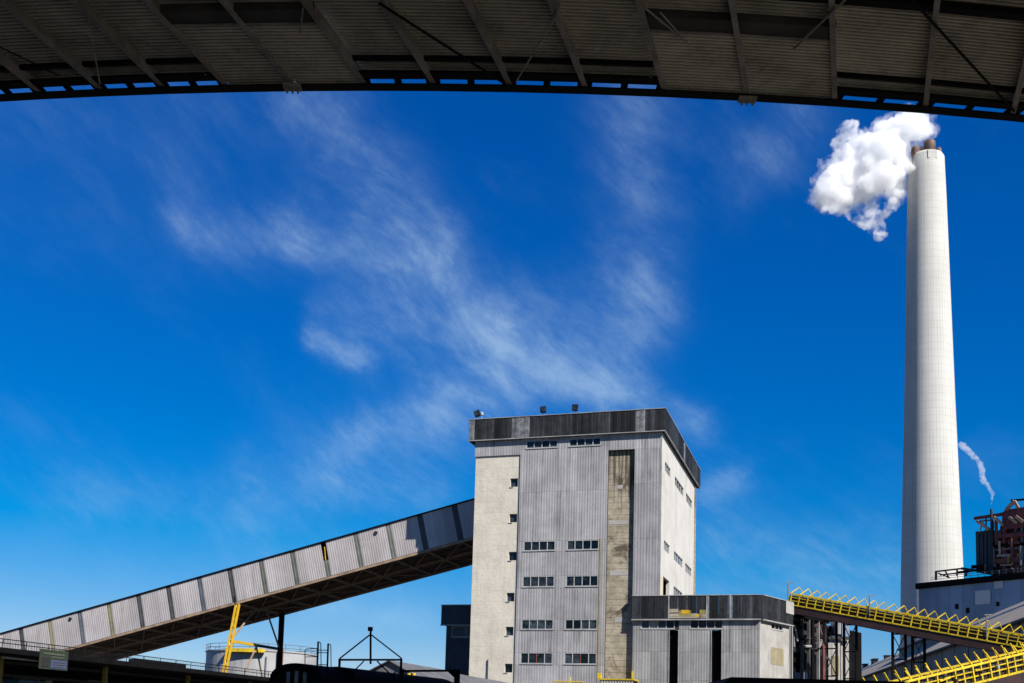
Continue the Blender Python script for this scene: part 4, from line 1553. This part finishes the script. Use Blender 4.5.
# ------------------------------------------------------------------ yellow conveyors
def conveyor(root, P0, P1, width, pitch, n, h, apex, rake, girder, skew=0.0, deck_drop=.5):
    ax = P1 - P0
    L = np.linalg.norm(ax)
    ax = ax / L
    sd = np.cross(ax, ZZ)
    sd = sd / np.linalg.norm(sd)          # to the right of travel
    nn = np.cross(sd, ax)
    f_ = lambda s, b, k: P0 + ax * s + sd * b + nn * k
    hw = width / 2
    for b in (-hw, hw):
        for k, nm, th in ((0, 'top_chord', .12), (-h * .33, 'mid_rail', .065), (-h * .62, 'mid_rail', .075), (-h, 'bottom_chord', .13)):
            m_ = MB()
            m_.beam(f_(0, b, k), f_(L, b, k), th, th, up=nn)
            m_.build(nm, 'yellow_bright', root)
        k = 0
        s = .3
        while s < L:
            m_ = MB()
            m_.beam(f_(s, b, -h), f_(s, b, 0), .16 if k % 2 == 0 else .06, .10, up=ax)
            m_.build('upright', 'yellow_bright', root)
            s += pitch * .9
            k += 1
    s = .2
    while s < L:
        m_ = MB()
        if skew:
            tip = f_(s + rake, hw * .25, apex)
            m_.beam(f_(s, hw, .05), tip, .075, .075, up=ax)
            m_.beam(tip, f_(s + skew, -hw, .05), .06, .06, up=ax)
            m_.build('hoop_frame', 'yellow_bright', root)
        else:
            m_.beam(f_(s, hw, 0), f_(s + rake, hw * .9, apex), .075, .075, up=nn)
            m_.build('hoop_post', 'yellow_bright', root)
            m_ = MB()
            m_.beam(f_(s + pitch * .5, -hw, 0), f_(s + pitch * .5 + rake, -hw * .9, apex), .075, .075, up=nn)
            m_.build('hoop_post', 'yellow_bright', root)
        s += pitch
    m_ = MB()
    m_.hexa([f_(0, -hw * .75, -deck_drop), f_(L, -hw * .75, -deck_drop), f_(L, hw * .75, -deck_drop), f_(0, hw * .75, -deck_drop), f_(0, -hw * .75, -deck_drop + .05), f_(L, -hw * .75, -deck_drop + .05), f_(L, hw * .75, -deck_drop + .05), f_(0, hw * .75, -deck_drop + .05)])
    m_.build('belt', 'belt', root)
    for b in (-hw * .72, hw * .72):
        m_ = MB()
        m_.hexa([f_(0, b - .02, -h * .92), f_(L, b - .02, -h * .92), f_(L, b + .02, -h * .92), f_(0, b + .02, -h * .92), f_(0, b - .02, -h * .14), f_(L, b - .02, -h * .14), f_(L, b + .02, -h * .14), f_(0, b + .02, -h * .14)])
        m_.build('side_guard', 'belt', root)
    # idlers under the belt
    s = .5
    while s < L:
        m_ = MB()
        m_.tube(f_(s, -hw * .92, -deck_drop - .22), f_(s, hw * .92, -deck_drop - .22), .09, 8)
        m_.build('idler', 'rail', root)
        s += pitch * .75
    for b in (-hw * .8, hw * .8):
        m_ = MB()
        m_.hexa([f_(0, b - .16, -h - girder), f_(L, b - .16, -h - girder), f_(L, b + .16, -h - girder), f_(0, b + .16, -h - girder), f_(0, b - .16, -h - .09), f_(L, b - .16, -h - .09), f_(L, b + .16, -h - .09), f_(0, b + .16, -h - .09)])
        m_.build('girder', 'brownred', root)
    m_ = MB()
    m_.hexa([f_(0, -hw * .62, -h - girder * .75), f_(L, -hw * .62, -h - girder * .75), f_(L, hw * .62, -h - girder * .75), f_(0, hw * .62, -h - girder * .75), f_(0, -hw * .62, -h - girder * .6), f_(L, -hw * .62, -h - girder * .6), f_(L, hw * .62, -h - girder * .6), f_(0, hw * .62, -h - girder * .6)])
    m_.build('deck_plate', 'belt', root)
    return f_, ax, sd, nn, L


def lattice(root, pts, ztop, red=(0,)):
    """four legged lattice trestle, pts = ground points of two transverse frames"""
    for i, p in enumerate(pts):
        m_ = MB()
        m_.beam((p[0], p[1], 0), (p[0], p[1], ztop[i]), .22, .22)
        m_.build('leg', 'maroon' if i in red else 'black', root)
    for a, b in ((0, 1), (2, 3)):
        zt_ = min(ztop[a], ztop[b])
        nb = max(3, int(zt_ / 2.4))
        for k in range(nb):
            z0, z1 = zt_ * k / nb, zt_ * (k + 1) / nb
            A, B = V(pts[a][0], pts[a][1], 0), V(pts[b][0], pts[b][1], 0)
            m_ = MB()
            m_.beam(A + ZZ * z1, B + ZZ * z1, .12, .12)
            m_.build('rail', 'black', root)
            for (u_, v_) in ((z0, z1), (z1, z0)):
                m_ = MB()
                m_.beam(A + ZZ * u_, B + ZZ * v_, .075, .075)
                m_.build('cross_brace', 'dark', root)


c1 = thing('yellow_conveyor', depth(900, 640, 108) * V(1, 1, 0), 'long yellow hooped conveyor sloping down to the right from the plant house', 'conveyor')
Q0 = depth(792, 594.0, 115.0)
Q1 = depth(1024, 635.5, 103.0)
Q1 = Q0 + (Q1 - Q0) * 1.35
cf, ax1, sd1, nn1, L1 = conveyor(c1, Q0, Q1, 1.7, .98, 24, 1.15, .80, .50, .85, skew=.86)


def trestle1(pxs, dref):
    base = []
    zt_ = []
    for px in pxs:
        # where the leg's picture column crosses the conveyor's own vertical plane
        nrm = np.cross(ax1, ZZ)
        P = plane(px, 640, Q0, nrm)
        base.append(P)
    pts = []
    for P in base:
        t_ = float(((P - Q0)[:2] @ ax1[:2]) / (ax1[:2] @ ax1[:2]))
        g_ = cf(t_, 0, -2.0)
        pts.append(g_)
        zt_.append(float(g_[2]) + .1)
    return pts, zt_


pts, zt_ = trestle1((828, 840.8, 848.3, 860.7), 112)
lattice(c1, pts, zt_, (0,))
pts, zt_ = trestle1((897, 910, 917, 929), 107)
lattice(c1, pts, zt_, ())
c2 = thing('yellow_conveyor', depth(965, 680, 70) * V(1, 1, 0), 'nearer yellow conveyor rising to the right in the bottom corner', 'conveyor')
W0, W1 = depth(897, 682.0, 66.0), depth(1024, 651.5, 72.0)
dW = (W1 - W0)
W0b, W1b = W0 - dW * .35, W1 + dW * .5
cf2, ax2, sd2, nn2, L2 = conveyor(c2, W0b, W1b, 1.3, .93, 20, 1.1, .62, -.40, .7)
rng = random.Random(3)
for k in range(46):
    s = rng.uniform(.5, L2 - 1.5)
    m_ = MB()
    b = rng.choice((-.72, .72, .3))
    h0 = rng.uniform(-.95, -.15)
    if rng.random() < .5:
        m_.beam(cf2(s, b, h0), cf2(s + rng.uniform(.3, 1.1), b, h0 + rng.uniform(-.05, .05)), .09, .12, up=nn2)
        m_.build('guard_bar', 'yellow_bright', c2)
    else:
        m_.tube(cf2(s, b, h0), cf2(s, b + .18, h0), .11, 8)
        m_.build('roller_end', rng.choice(('rust', 'tan', 'pale', 'brownred')), c2)
for s in (4, 12, 18):
    for b in (-.5, .5):
        P = cf2(s, b, -1.6)
        m_ = MB()
        m_.beam((P[0], P[1], 0), P, .22, .22)
        m_.build('leg', 'maroon', c2)

# lamp posts along the yellow conveyor
def lamp_post(px, pyt, pyb, s, lbl):
    P = cf(s, .95, -.9)
    T = plane(px, pyt, P, np.cross(ax1, ZZ))
    h = T[2]
    b = V(P[0], P[1], P[2])
    t = thing('lamp_post', b, lbl, 'lamp post', 'lamp posts along the yellow conveyor')
    m_ = MB()
    m_.tube(b, V(b[0], b[1], h), .055, 6)
    m_.build('pole', 'rail', t)
    m_ = MB()
    m_.beam(V(b[0] - .16, b[1], h + .02), V(b[0] + .5, b[1], h + .06), .10, .09)
    m_.build('lamp_head', 'rail', t)


def s_of(px):
    P = plane(px, 620, Q0 + sd1 * .95, np.cross(ax1, ZZ))
    return float(((P - Q0)[:2] @ ax1[:2]) / (ax1[:2] @ ax1[:2]))


lamp_post(787.8, 583, 600, max(.1, s_of(787.8)), 'thin lamp post at the upper end of the yellow conveyor')
lamp_post(871.5, 596, 625, s_of(871.5), 'thin lamp post halfway along the yellow conveyor')
lamp_post(988.5, 615, 645, s_of(988.5), 'thin lamp post towards the lower end of the yellow conveyor')

# ------------------------------------------------------------------ long coal shed behind the conveyors
az_ = R(9.3)
WD = V(math.sin(az_), math.cos(az_), 0)
WN = V(WD[1], -WD[0], 0)          # away to the right
B0 = depth(1024, 617.5, 130.0)
ze = float(B0[2])
B0 = V(B0[0], B0[1], 0)
CS = lambda a, b, z: B0 + WD * a + WN * b + ZZ * z
csh = thing('coal_shed', CS(70, 12, 0), 'long tan-roofed coal shed behind the yellow conveyors', 'shed')
RB, RZ = 12.0, ze + 7.2
LEN0, LEN1 = -40.0, 260.0
na = 36
for k in range(na):
    l0 = LEN0 + (LEN1 - LEN0) * k / na
    l1 = LEN0 + (LEN1 - LEN0) * (k + 1) / na - .03
    for (b0_, b1_) in ((0, .5), (.5, 1)):
        q0, q1 = -.7 + (RB + .7) * b0_, -.7 + (RB + .7) * b1_
        zz_ = lambda b: ze + (RZ - ze) * b / RB
        m_ = MB()
        m_.hexa([CS(l0, q0, zz_(q0)), CS(l1, q0, zz_(q0)), CS(l1, q1, zz_(q1)), CS(l0, q1, zz_(q1)), CS(l0, q0, zz_(q0) + .12), CS(l1, q0, zz_(q0) + .12), CS(l1, q1, zz_(q1) + .12), CS(l0, q1, zz_(q1) + .12)])
        m_.build('roof_sheet', 'shed_roof', csh)
    m_ = MB()
    mbox(m_, CS, l0 + .25, l1 - .25, -.06, .1, 0, ze - .35)
    m_.build('wall_panel', 'shed_wall', csh)
m_ = MB()
mbox(m_, CS, LEN0, LEN1, .12, .4, 0, ze - .3)
m_.build('wall_core', 'soffit', csh)
m_ = MB()
mbox(m_, CS, LEN0, LEN1, -.85, -.6, ze - .6, ze - .3)
m_.build('gutter', 'dark', csh)
m_ = MB()
zz_ = lambda b: ze + (RZ - ze) * b / RB
m_.hexa([CS(LEN0, 8.0, zz_(8.0) + .13), CS(LEN1, 8.0, zz_(8.0) + .13), CS(LEN1, 8.5, zz_(8.5) + .13), CS(LEN0, 8.5, zz_(8.5) + .13), CS(LEN0, 8.0, zz_(8) + .3), CS(LEN1, 8.0, zz_(8) + .3), CS(LEN1, 8.5, zz_(8.5) + .3), CS(LEN0, 8.5, zz_(8.5) + .3)])
m_.build('roof_rib', 'tank', csh)
m_ = MB()
m_.hexa([CS(LEN0, RB, RZ), CS(LEN1, RB, RZ), CS(LEN1, 2 * RB, ze), CS(LEN0, 2 * RB, ze), CS(LEN0, RB, RZ + .12), CS(LEN1, RB, RZ + .12), CS(LEN1, 2 * RB, ze + .12), CS(LEN0, 2 * RB, ze + .12)])
m_.build('roof_far_slope', 'shed_roof', csh)
m_ = MB()
m_.prism([CS(LEN1, .3, 0), CS(LEN1, 2 * RB, 0), CS(LEN1, 2 * RB, ze), CS(LEN1, RB, RZ), CS(LEN1, .3, ze)], WD * -.3)
m_.build('end_wall', 'shed_wall', csh)
# clerestory box
P = plane(900, 648, CS(0, 6, 0), WN)
aS1 = float((P - B0) @ WD)
P = plane(950, 640, CS(0, 6, 0), WN)
aS0 = float((P - B0) @ WD)
m_ = MB()
mbox(m_, CS, aS0, aS1, 5.8, 9.5, zz_(5.8) - 1, zz_(5.8) + 1.5)
cb_ = m_.build('clerestory', 'blue_block', csh)
m_ = MB()
mbox(m_, CS, aS0 - .3, aS1 + .3, 5.3, 10.5, zz_(5.8) + 1.504, zz_(5.8) + 1.8)
m_.build('clerestory_roof', 'roof_grey', cb_)
for px, sc_ in ((874.5, 1.0), (887, .6), (865, .8)):
    P = plane(px, 658, CS(0, RB, 0), WN)
    a = float((P - B0) @ WD)
    m_ = MB()
    mbox(m_, CS, a - 2.2 * sc_, a + 2.2 * sc_, RB - .6, RB + .6, RZ - .2, RZ + 1.0 * sc_)
    mbox(m_, CS, a - 2.6 * sc_, a + 2.6 * sc_, RB - .8, RB + .8, RZ + 1.0 * sc_, RZ + 1.25 * sc_)
    m_.build('ridge_vent', 'dark', csh)

# ------------------------------------------------------------------ tall chimney
CH = depth(930, 400, 350.0)
CHX, CHY = float(depth(929, 400, 350.0)[0]), 350.0
CHX = 133.25
chim = thing('chimney', (CHX, CHY, 0), 'very tall tapering pale concrete chimney with brown flue tips', 'chimney')
prof = []
for k in range(41):
    z = 195.0 * k / 40
    d_ = float(np.interp(z, [0, 60, 113, 181, 195], [21.0, 18.5, 15.5, 12.2, 11.3]))
    prof.append((d_ / 2, z))
mb = MB()
mb.lathe((CHX, CHY, 0), prof + [(5.2, 195.8), (4.4, 195.9)], 72)
sh = mb.build('shaft', 'chimney', chim, smooth=True)
for k in range(0, 41, 1):
    pass
for px, pyt, off, r_ in ((929.5, 140.8, -2.6, 1.9), (915.8, 146.8, -1.5, 1.5), (938.7, 148.0, 1.5, .95), (924, 148, 3.0, 1.4)):
    P = depth(px, pyt, CHY + off)
    mb = MB()
    mb.lathe((P[0], P[1], 0), [(r_, 190.0), (r_, P[2] - 1.6), (r_ * .98, P[2] - .5), (r_ * .72, P[2])], 22)
    mb.build('flue', 'flue', chim, smooth=True)
P = depth(932, 150, CHY - 5.2)
mb = MB()
mb.box(P[0] - 1.5, P[0] + 1.5, CHY - 5.72, CHY - 5.2, 192.6, 195.4)
mb.build('inspection_hatch', 'chimney', chim)

# ------------------------------------------------------------------ boiler hall and rusty plant in front of the chimney
HD = V(.595, -.804, 0)
HB = V(.804, .595, 0)
H0 = depth(918.5, 583.5, 310.0)
hz = float(H0[2])
H0 = V(H0[0], H0[1], 0)
HW = lambda a, b, z: H0 + HD * a + HB * b + ZZ * z


def hpx(px, py, b=0.0):
    P = plane(px, py, HW(0, b, 0), HB)
    return float((P - H0) @ HD), float(P[2])


hall = thing('boiler_hall', HW(30, 20, 0), 'blue-grey clad boiler hall in shade in front of the chimney', 'building')
xs = list(np.arange(0, 66.1, 3.3))
xs_ = xs
panels(hall, HW, xs, [0, 12, 24, 33, hz - 1.6], [], 'hall', 'wall_panel', .55, .10)
mb = MB()
mbox(mb, HW, 0.02, 66, .05, 40, 0, hz - 1.6)
mb.build('wall_core', 'hall', hall)
mb = MB()
mbox(mb, HW, -.5, 66.5, -.8, 40.5, hz - 1.59, hz)
mb.build('roof_edge', 'black', hall)
a0, z1 = hpx(975, 591, -.3)
a1, z0 = hpx(990.5, 603.5, -.3)
mb = MB()
mbox(mb, HW, a0, a1, -.35, -.12, z0, z1)
tag(mb.build('pale_panel', 'hall_pale', hall), 'pale square panel on the shaded wall')
for (x0, x1, y0_, y1_) in ((994, 1003, 580, 588), (955, 958, 604, 609), (996, 999, 602, 606), (966, 969, 608, 613)):
    a0, z1 = hpx(x0, y0_, -.3)
    a1, z0 = hpx(x1, y1_, -.3)
    mb = MB()
    mbox(mb, HW, a0, a1, -.3, -.12, z0, z1)
    mb.build('louvre', 'hall_pale' if y0_ < 590 and x0 > 990 else 'black', hall)
# roof edge walkway rail
mb = MB()
for z in (.7, 1.3):
    mb.beam(HW(4, 0, hz + z), HW(66, 0, hz + z), .12, .12)
mb.build('roof_rail', 'rail', hall)
for k in range(26):
    mb = MB()
    a = 12 + 2 * k
    mb.beam(HW(a, 0, hz), HW(a, 0, hz + 1.3), .14, .14)
    mb.build('rail_post', 'rail' if k % 2 else 'trim', hall)
rack = thing('pipe_rack', HW(9, 2, hz), 'rusty pipe rack standing on the edge of the boiler hall roof', 'pipe rack')
for (x0, y0_, x1, y1_, wd, mt) in ((936, 571, 936, 580, .5, 'rust'), (936, 571.5, 962, 568.5, .4, 'rust'), (940, 575, 968, 572, .35, 'dark'), (945, 570.5, 949, 578, .3, 'rust'), (957, 568.5, 957, 576, .4, 'tan'),
                                   (938, 573, 950, 578, .3, 'dark'), (962, 568.5, 975, 570.5, .7, 'dark'), (958, 572.5, 985, 569, .6, 'black'), (966, 568, 966, 576, .5, 'maroon'), (972, 567, 985, 566, .9, 'black')):
    a, z = hpx(x0, y0_, 2)
    b, z2 = hpx(x1, y1_, 2)
    mb = MB()
    mb.beam(HW(a, 2, max(z, hz + .05)), HW(b, 2, max(z2, hz + .05)), wd, wd)
    mb.build('rack_member', mt, rack)
plant = thing('boiler_steelwork', HW(25, 6, hz), 'rusty red boiler steelwork with a dark blue clad bay on the hall roof', 'steelwork')
B_ = 5.0
rng0 = random.Random(5)


def prect(nm, x0, x1, y0_, y1_, mt, b=B_, th=1.0):
    a0, z1 = hpx(x0, y0_, b)
    a1, z0 = hpx(x1, y1_, b)
    m_ = MB()
    mbox(m_, HW, a0, a1, b, b + th, max(z0, hz + .01), z1)
    return m_.build(nm, mt, plant)


def pbeam(nm, x0, y0_, x1, y1_, wd, mt, b=B_):
    a, z = hpx(x0, y0_, b)
    c, z2 = hpx(x1, y1_, b)
    m_ = MB()
    m_.beam(HW(a, b, z), HW(c, b, z2), wd, wd)
    return m_.build(nm, mt, plant)


for k in range(4):
    prect('clad_panel', 975.5 + 4 * k, 979.4 + 4 * k, 531.5 - k * .5, 572, 'blue_block', B_ + .6, 8)
prect('maroon_panel', 1004, 1046, 510, 524, 'maroon', B_ - .5, 6)
prect('grey_panel', 1000, 1040, 526, 534, 'blue_block', B_ + 1.2, 6)
prect('dark_bay', 993, 1050, 540, 572, 'rust', B_ + 5.5, 2)
for x, mt, wd in ((992.5, 'maroon', .6), (1004.5, 'maroon', .9), (1016, 'rust', .7), (1022, 'rail', .5), (1034, 'maroon', .8)):
    pbeam('column', x, 512 if x > 1000 else 520, x, 576, wd, mt)
for (x0, y0_, x1, y1_, wd, mt) in ((974.5, 518.5, 1004, 514.0, .8, 'maroon'), (976, 521.5, 992, 520, .35, 'rust'), (995, 537, 1050, 532, 1.1, 'maroon'), (993, 546, 1050, 542, .8, 'black'), (997, 556, 1012, 555, .6, 'pale'),
                                   (994, 562, 1050, 556, 1.3, 'rust'), (996, 550, 1020, 548, .4, 'rail'), (1011, 500.5, 1050, 497.5, .5, 'black'), (986, 518, 986, 530, .3, 'rust')):
    pbeam('floor_beam', x0, y0_, x1, y1_, wd, mt, B_ - .3)
for (x0, y0_, x1, y1_, wd) in ((977, 521, 989, 529.5, .75), (994, 517, 1003, 525, .7), (1009, 517, 1017, 523, .7), (1016, 516.5, 1023, 521.5, .8), (1006, 510, 1014.5, 501, .8), (1014.5, 501, 1018.5, 508, .7), (984, 519.5, 980, 530, .3)):
    pbeam('brace', x0, y0_, x1, y1_, wd, 'tan', B_ - .8)
for x, y0_, y1_, mt, r_ in ((999.5, 541, 556, 'tan', .35), (1008.5, 556, 563, 'yellow', .4), (996, 518, 545, 'rust', .45), (993, 548, 566, 'rail', .5), (1021, 546, 566, 'rail', .6), (1012, 538, 560, 'maroon', .5)):
    a, z = hpx(x, y0_, B_ - .6)
    _, z2 = hpx(x, y1_, B_ - .6)
    m_ = MB()
    m_.tube(HW(a, B_ - .6, z2), HW(a, B_ - .6, z), r_, 8)
    m_.build('pipe', mt, plant)
for k in range(34):
    x, y = rng0.uniform(994, 1030), rng0.uniform(527, 571)
    mt = rng0.choice(('maroon', 'rust', 'black', 'black', 'dark', 'rail', 'tan', 'brownred'))
    if rng0.random() < .55:
        pbeam('platform_beam', x, y, x + rng0.uniform(4, 14), y - rng0.uniform(.2, 1.4), rng0.uniform(.25, .7), mt, B_ + rng0.uniform(-.8, 2.6))
    else:
        pbeam('hanger', x, y, x, min(y + rng0.uniform(4, 12), 573), rng0.uniform(.25, .6), mt, B_ + rng0.uniform(-.8, 2.6))
a, z = hpx(991.3, 509, B_ - .9)
mb = MB()
mb.tube(HW(a, B_ - .9, hz), HW(a, B_ - .9, z), .36, 10)
mb.build('vent_pipe', 'dark', plant)
VENT = HW(a, B_ - .9, z)

# ------------------------------------------------------------------ smoke and steam
def plume(name, blobs, mt, lbl, voxel, dsp, tex_scale, seed=1):
    bm = bmesh.new()
    for (c, r_) in blobs:
        bmesh.ops.create_icosphere(bm, subdivisions=3, radius=r_, matrix=Matrix.Translation(tuple(c)))
    org = np.mean([c for c, _ in blobs], axis=0)
    org[2] = min(c[2] - r_ for c, r_ in blobs)
    bmesh.ops.translate(bm, verts=bm.verts, vec=tuple(-org))
    me = bpy.data.meshes.new(name)
    bm.to_mesh(me)
    bm.free()
    me.materials.append(M[mt])
    o = bpy.data.objects.new(name, me)
    col.objects.link(o)
    o.location = tuple(org)
    rm = o.modifiers.new('remesh', 'REMESH')
    rm.mode = 'VOXEL'
    rm.voxel_size = voxel
    for k, (s, a) in enumerate(((tex_scale, dsp), (tex_scale * .38, dsp * .45))):
        tx = bpy.data.textures.new(name + '_tex%d' % k, 'CLOUDS')
        tx.noise_scale = s
        tx.noise_depth = 4
        dm = o.modifiers.new('displace', 'DISPLACE')
        dm.texture = tx
        dm.texture_coords = 'GLOBAL'
        dm.strength = a
        dm.mid_level = .5
    return tag(o, lbl, 'smoke')


def blob(px, py, rp, dy=0.0, d=350.0):
    return depth(px, py, d + dy), rp * d / FPX


rng = random.Random(11)
core = [(923, 134, 8), (914, 128, 12), (905, 124, 13), (893, 136, 17), (884, 150, 20), (868, 150, 18), (872, 166, 22), (852, 168, 18), (856, 184, 20), (838, 178, 16), (836, 192, 17), (826, 190, 11), (822, 200, 9),
        (842, 200, 12), (866, 188, 14), (884, 176, 16), (895, 166, 14), (898, 184, 10), (896, 196, 7), (900, 150, 12), (848, 152, 9), (882, 128, 8), (829, 178, 9), (918, 120, 10), (928, 126, 6), (814, 196, 5)]
blobs = []
for (x, y, r_) in core:
    blobs.append(blob(x, y, r_ * 1.0, rng.uniform(-5, 5)))
    for k in range(5):      # small billows around each big one
        t_, q_ = rng.uniform(0, 6.28), rng.uniform(.75, 1.05)
        blobs.append(blob(x + math.cos(t_) * r_ * q_, y + math.sin(t_) * r_ * q_, r_ * rng.uniform(.22, .42), rng.uniform(-6, 4)))
plume('smoke_plume', blobs, 'smoke', 'big white smoke cloud drifting left from the top of the chimney', .55, 3.6, 3.6)
halo = [(c_, r_ * 1.10 + 1.1) for c_, r_ in blobs]
ho = plume('thin_edge', halo, 'smoke_halo', None, .8, 6.0, 3.0)
pl = bpy.data.objects['smoke_plume']
for k_ in ('label', 'category'):
    if k_ in ho:
        del ho[k_]
loc_ = Vector(ho.location) - Vector(pl.location)
ho.parent = pl
ho.location = loc_
blobs = [blob(x, y, r_, rng.uniform(-3, 3)) for x, y, r_ in ((856, 216, 9), (866, 222, 10), (876, 228, 9), (882, 216, 8), (870, 212, 8), (890, 208, 6), (848, 214, 6), (880, 234, 6))]
plume('smoke_wisp', blobs, 'smoke_thin', 'thin torn smoke wisp hanging below the big smoke cloud', .8, 5.0, 3.5)
blobs = [blob(x, y, r_, rng.uniform(-3, 3)) for x, y, r_ in ((842, 136, 9), (850, 130, 10), (838, 146, 8), (858, 138, 9), (834, 154, 6))]
plume('smoke_wisp', blobs, 'smoke_thin', 'faint smoke wisp above the left of the big smoke cloud', .8, 5.0, 3.5)
vd = float(VENT[1])
sp_ = [(991.5, 506, 1.3), (992, 500, 1.7), (992.5, 494, 2.2), (990.5, 489.5, 2.8), (987.5, 485.5, 3.1), (984, 481, 3.4), (981.5, 476, 3.6), (982.5, 471.5, 3.8), (980.5, 466, 3.6), (977.5, 460, 3.7), (973.5, 456, 3.6), (969, 451.5, 4.0), (964.5, 447.5, 4.2), (960.5, 443.5, 4.2)]
sp2 = []
for (x0, y0_, r0), (x1, y1_, r1) in zip(sp_, sp_[1:]):
    for k in range(3):
        t_ = k / 3
        sp2.append((x0 + (x1 - x0) * t_ + rng.uniform(-.5, .5), y0_ + (y1_ - y0_) * t_, (r0 + (r1 - r0) * t_) * rng.uniform(.8, 1.1)))
plume('steam_plume', [blob(x, y, r_ * .85, 0, vd) for x, y, r_ in sp2], 'steam', 'thin white steam trail rising from the vent pipe beside the chimney', .3, .8, 1.2)

for o in col.objects:
    if '_root' in o:
        del o['_root']
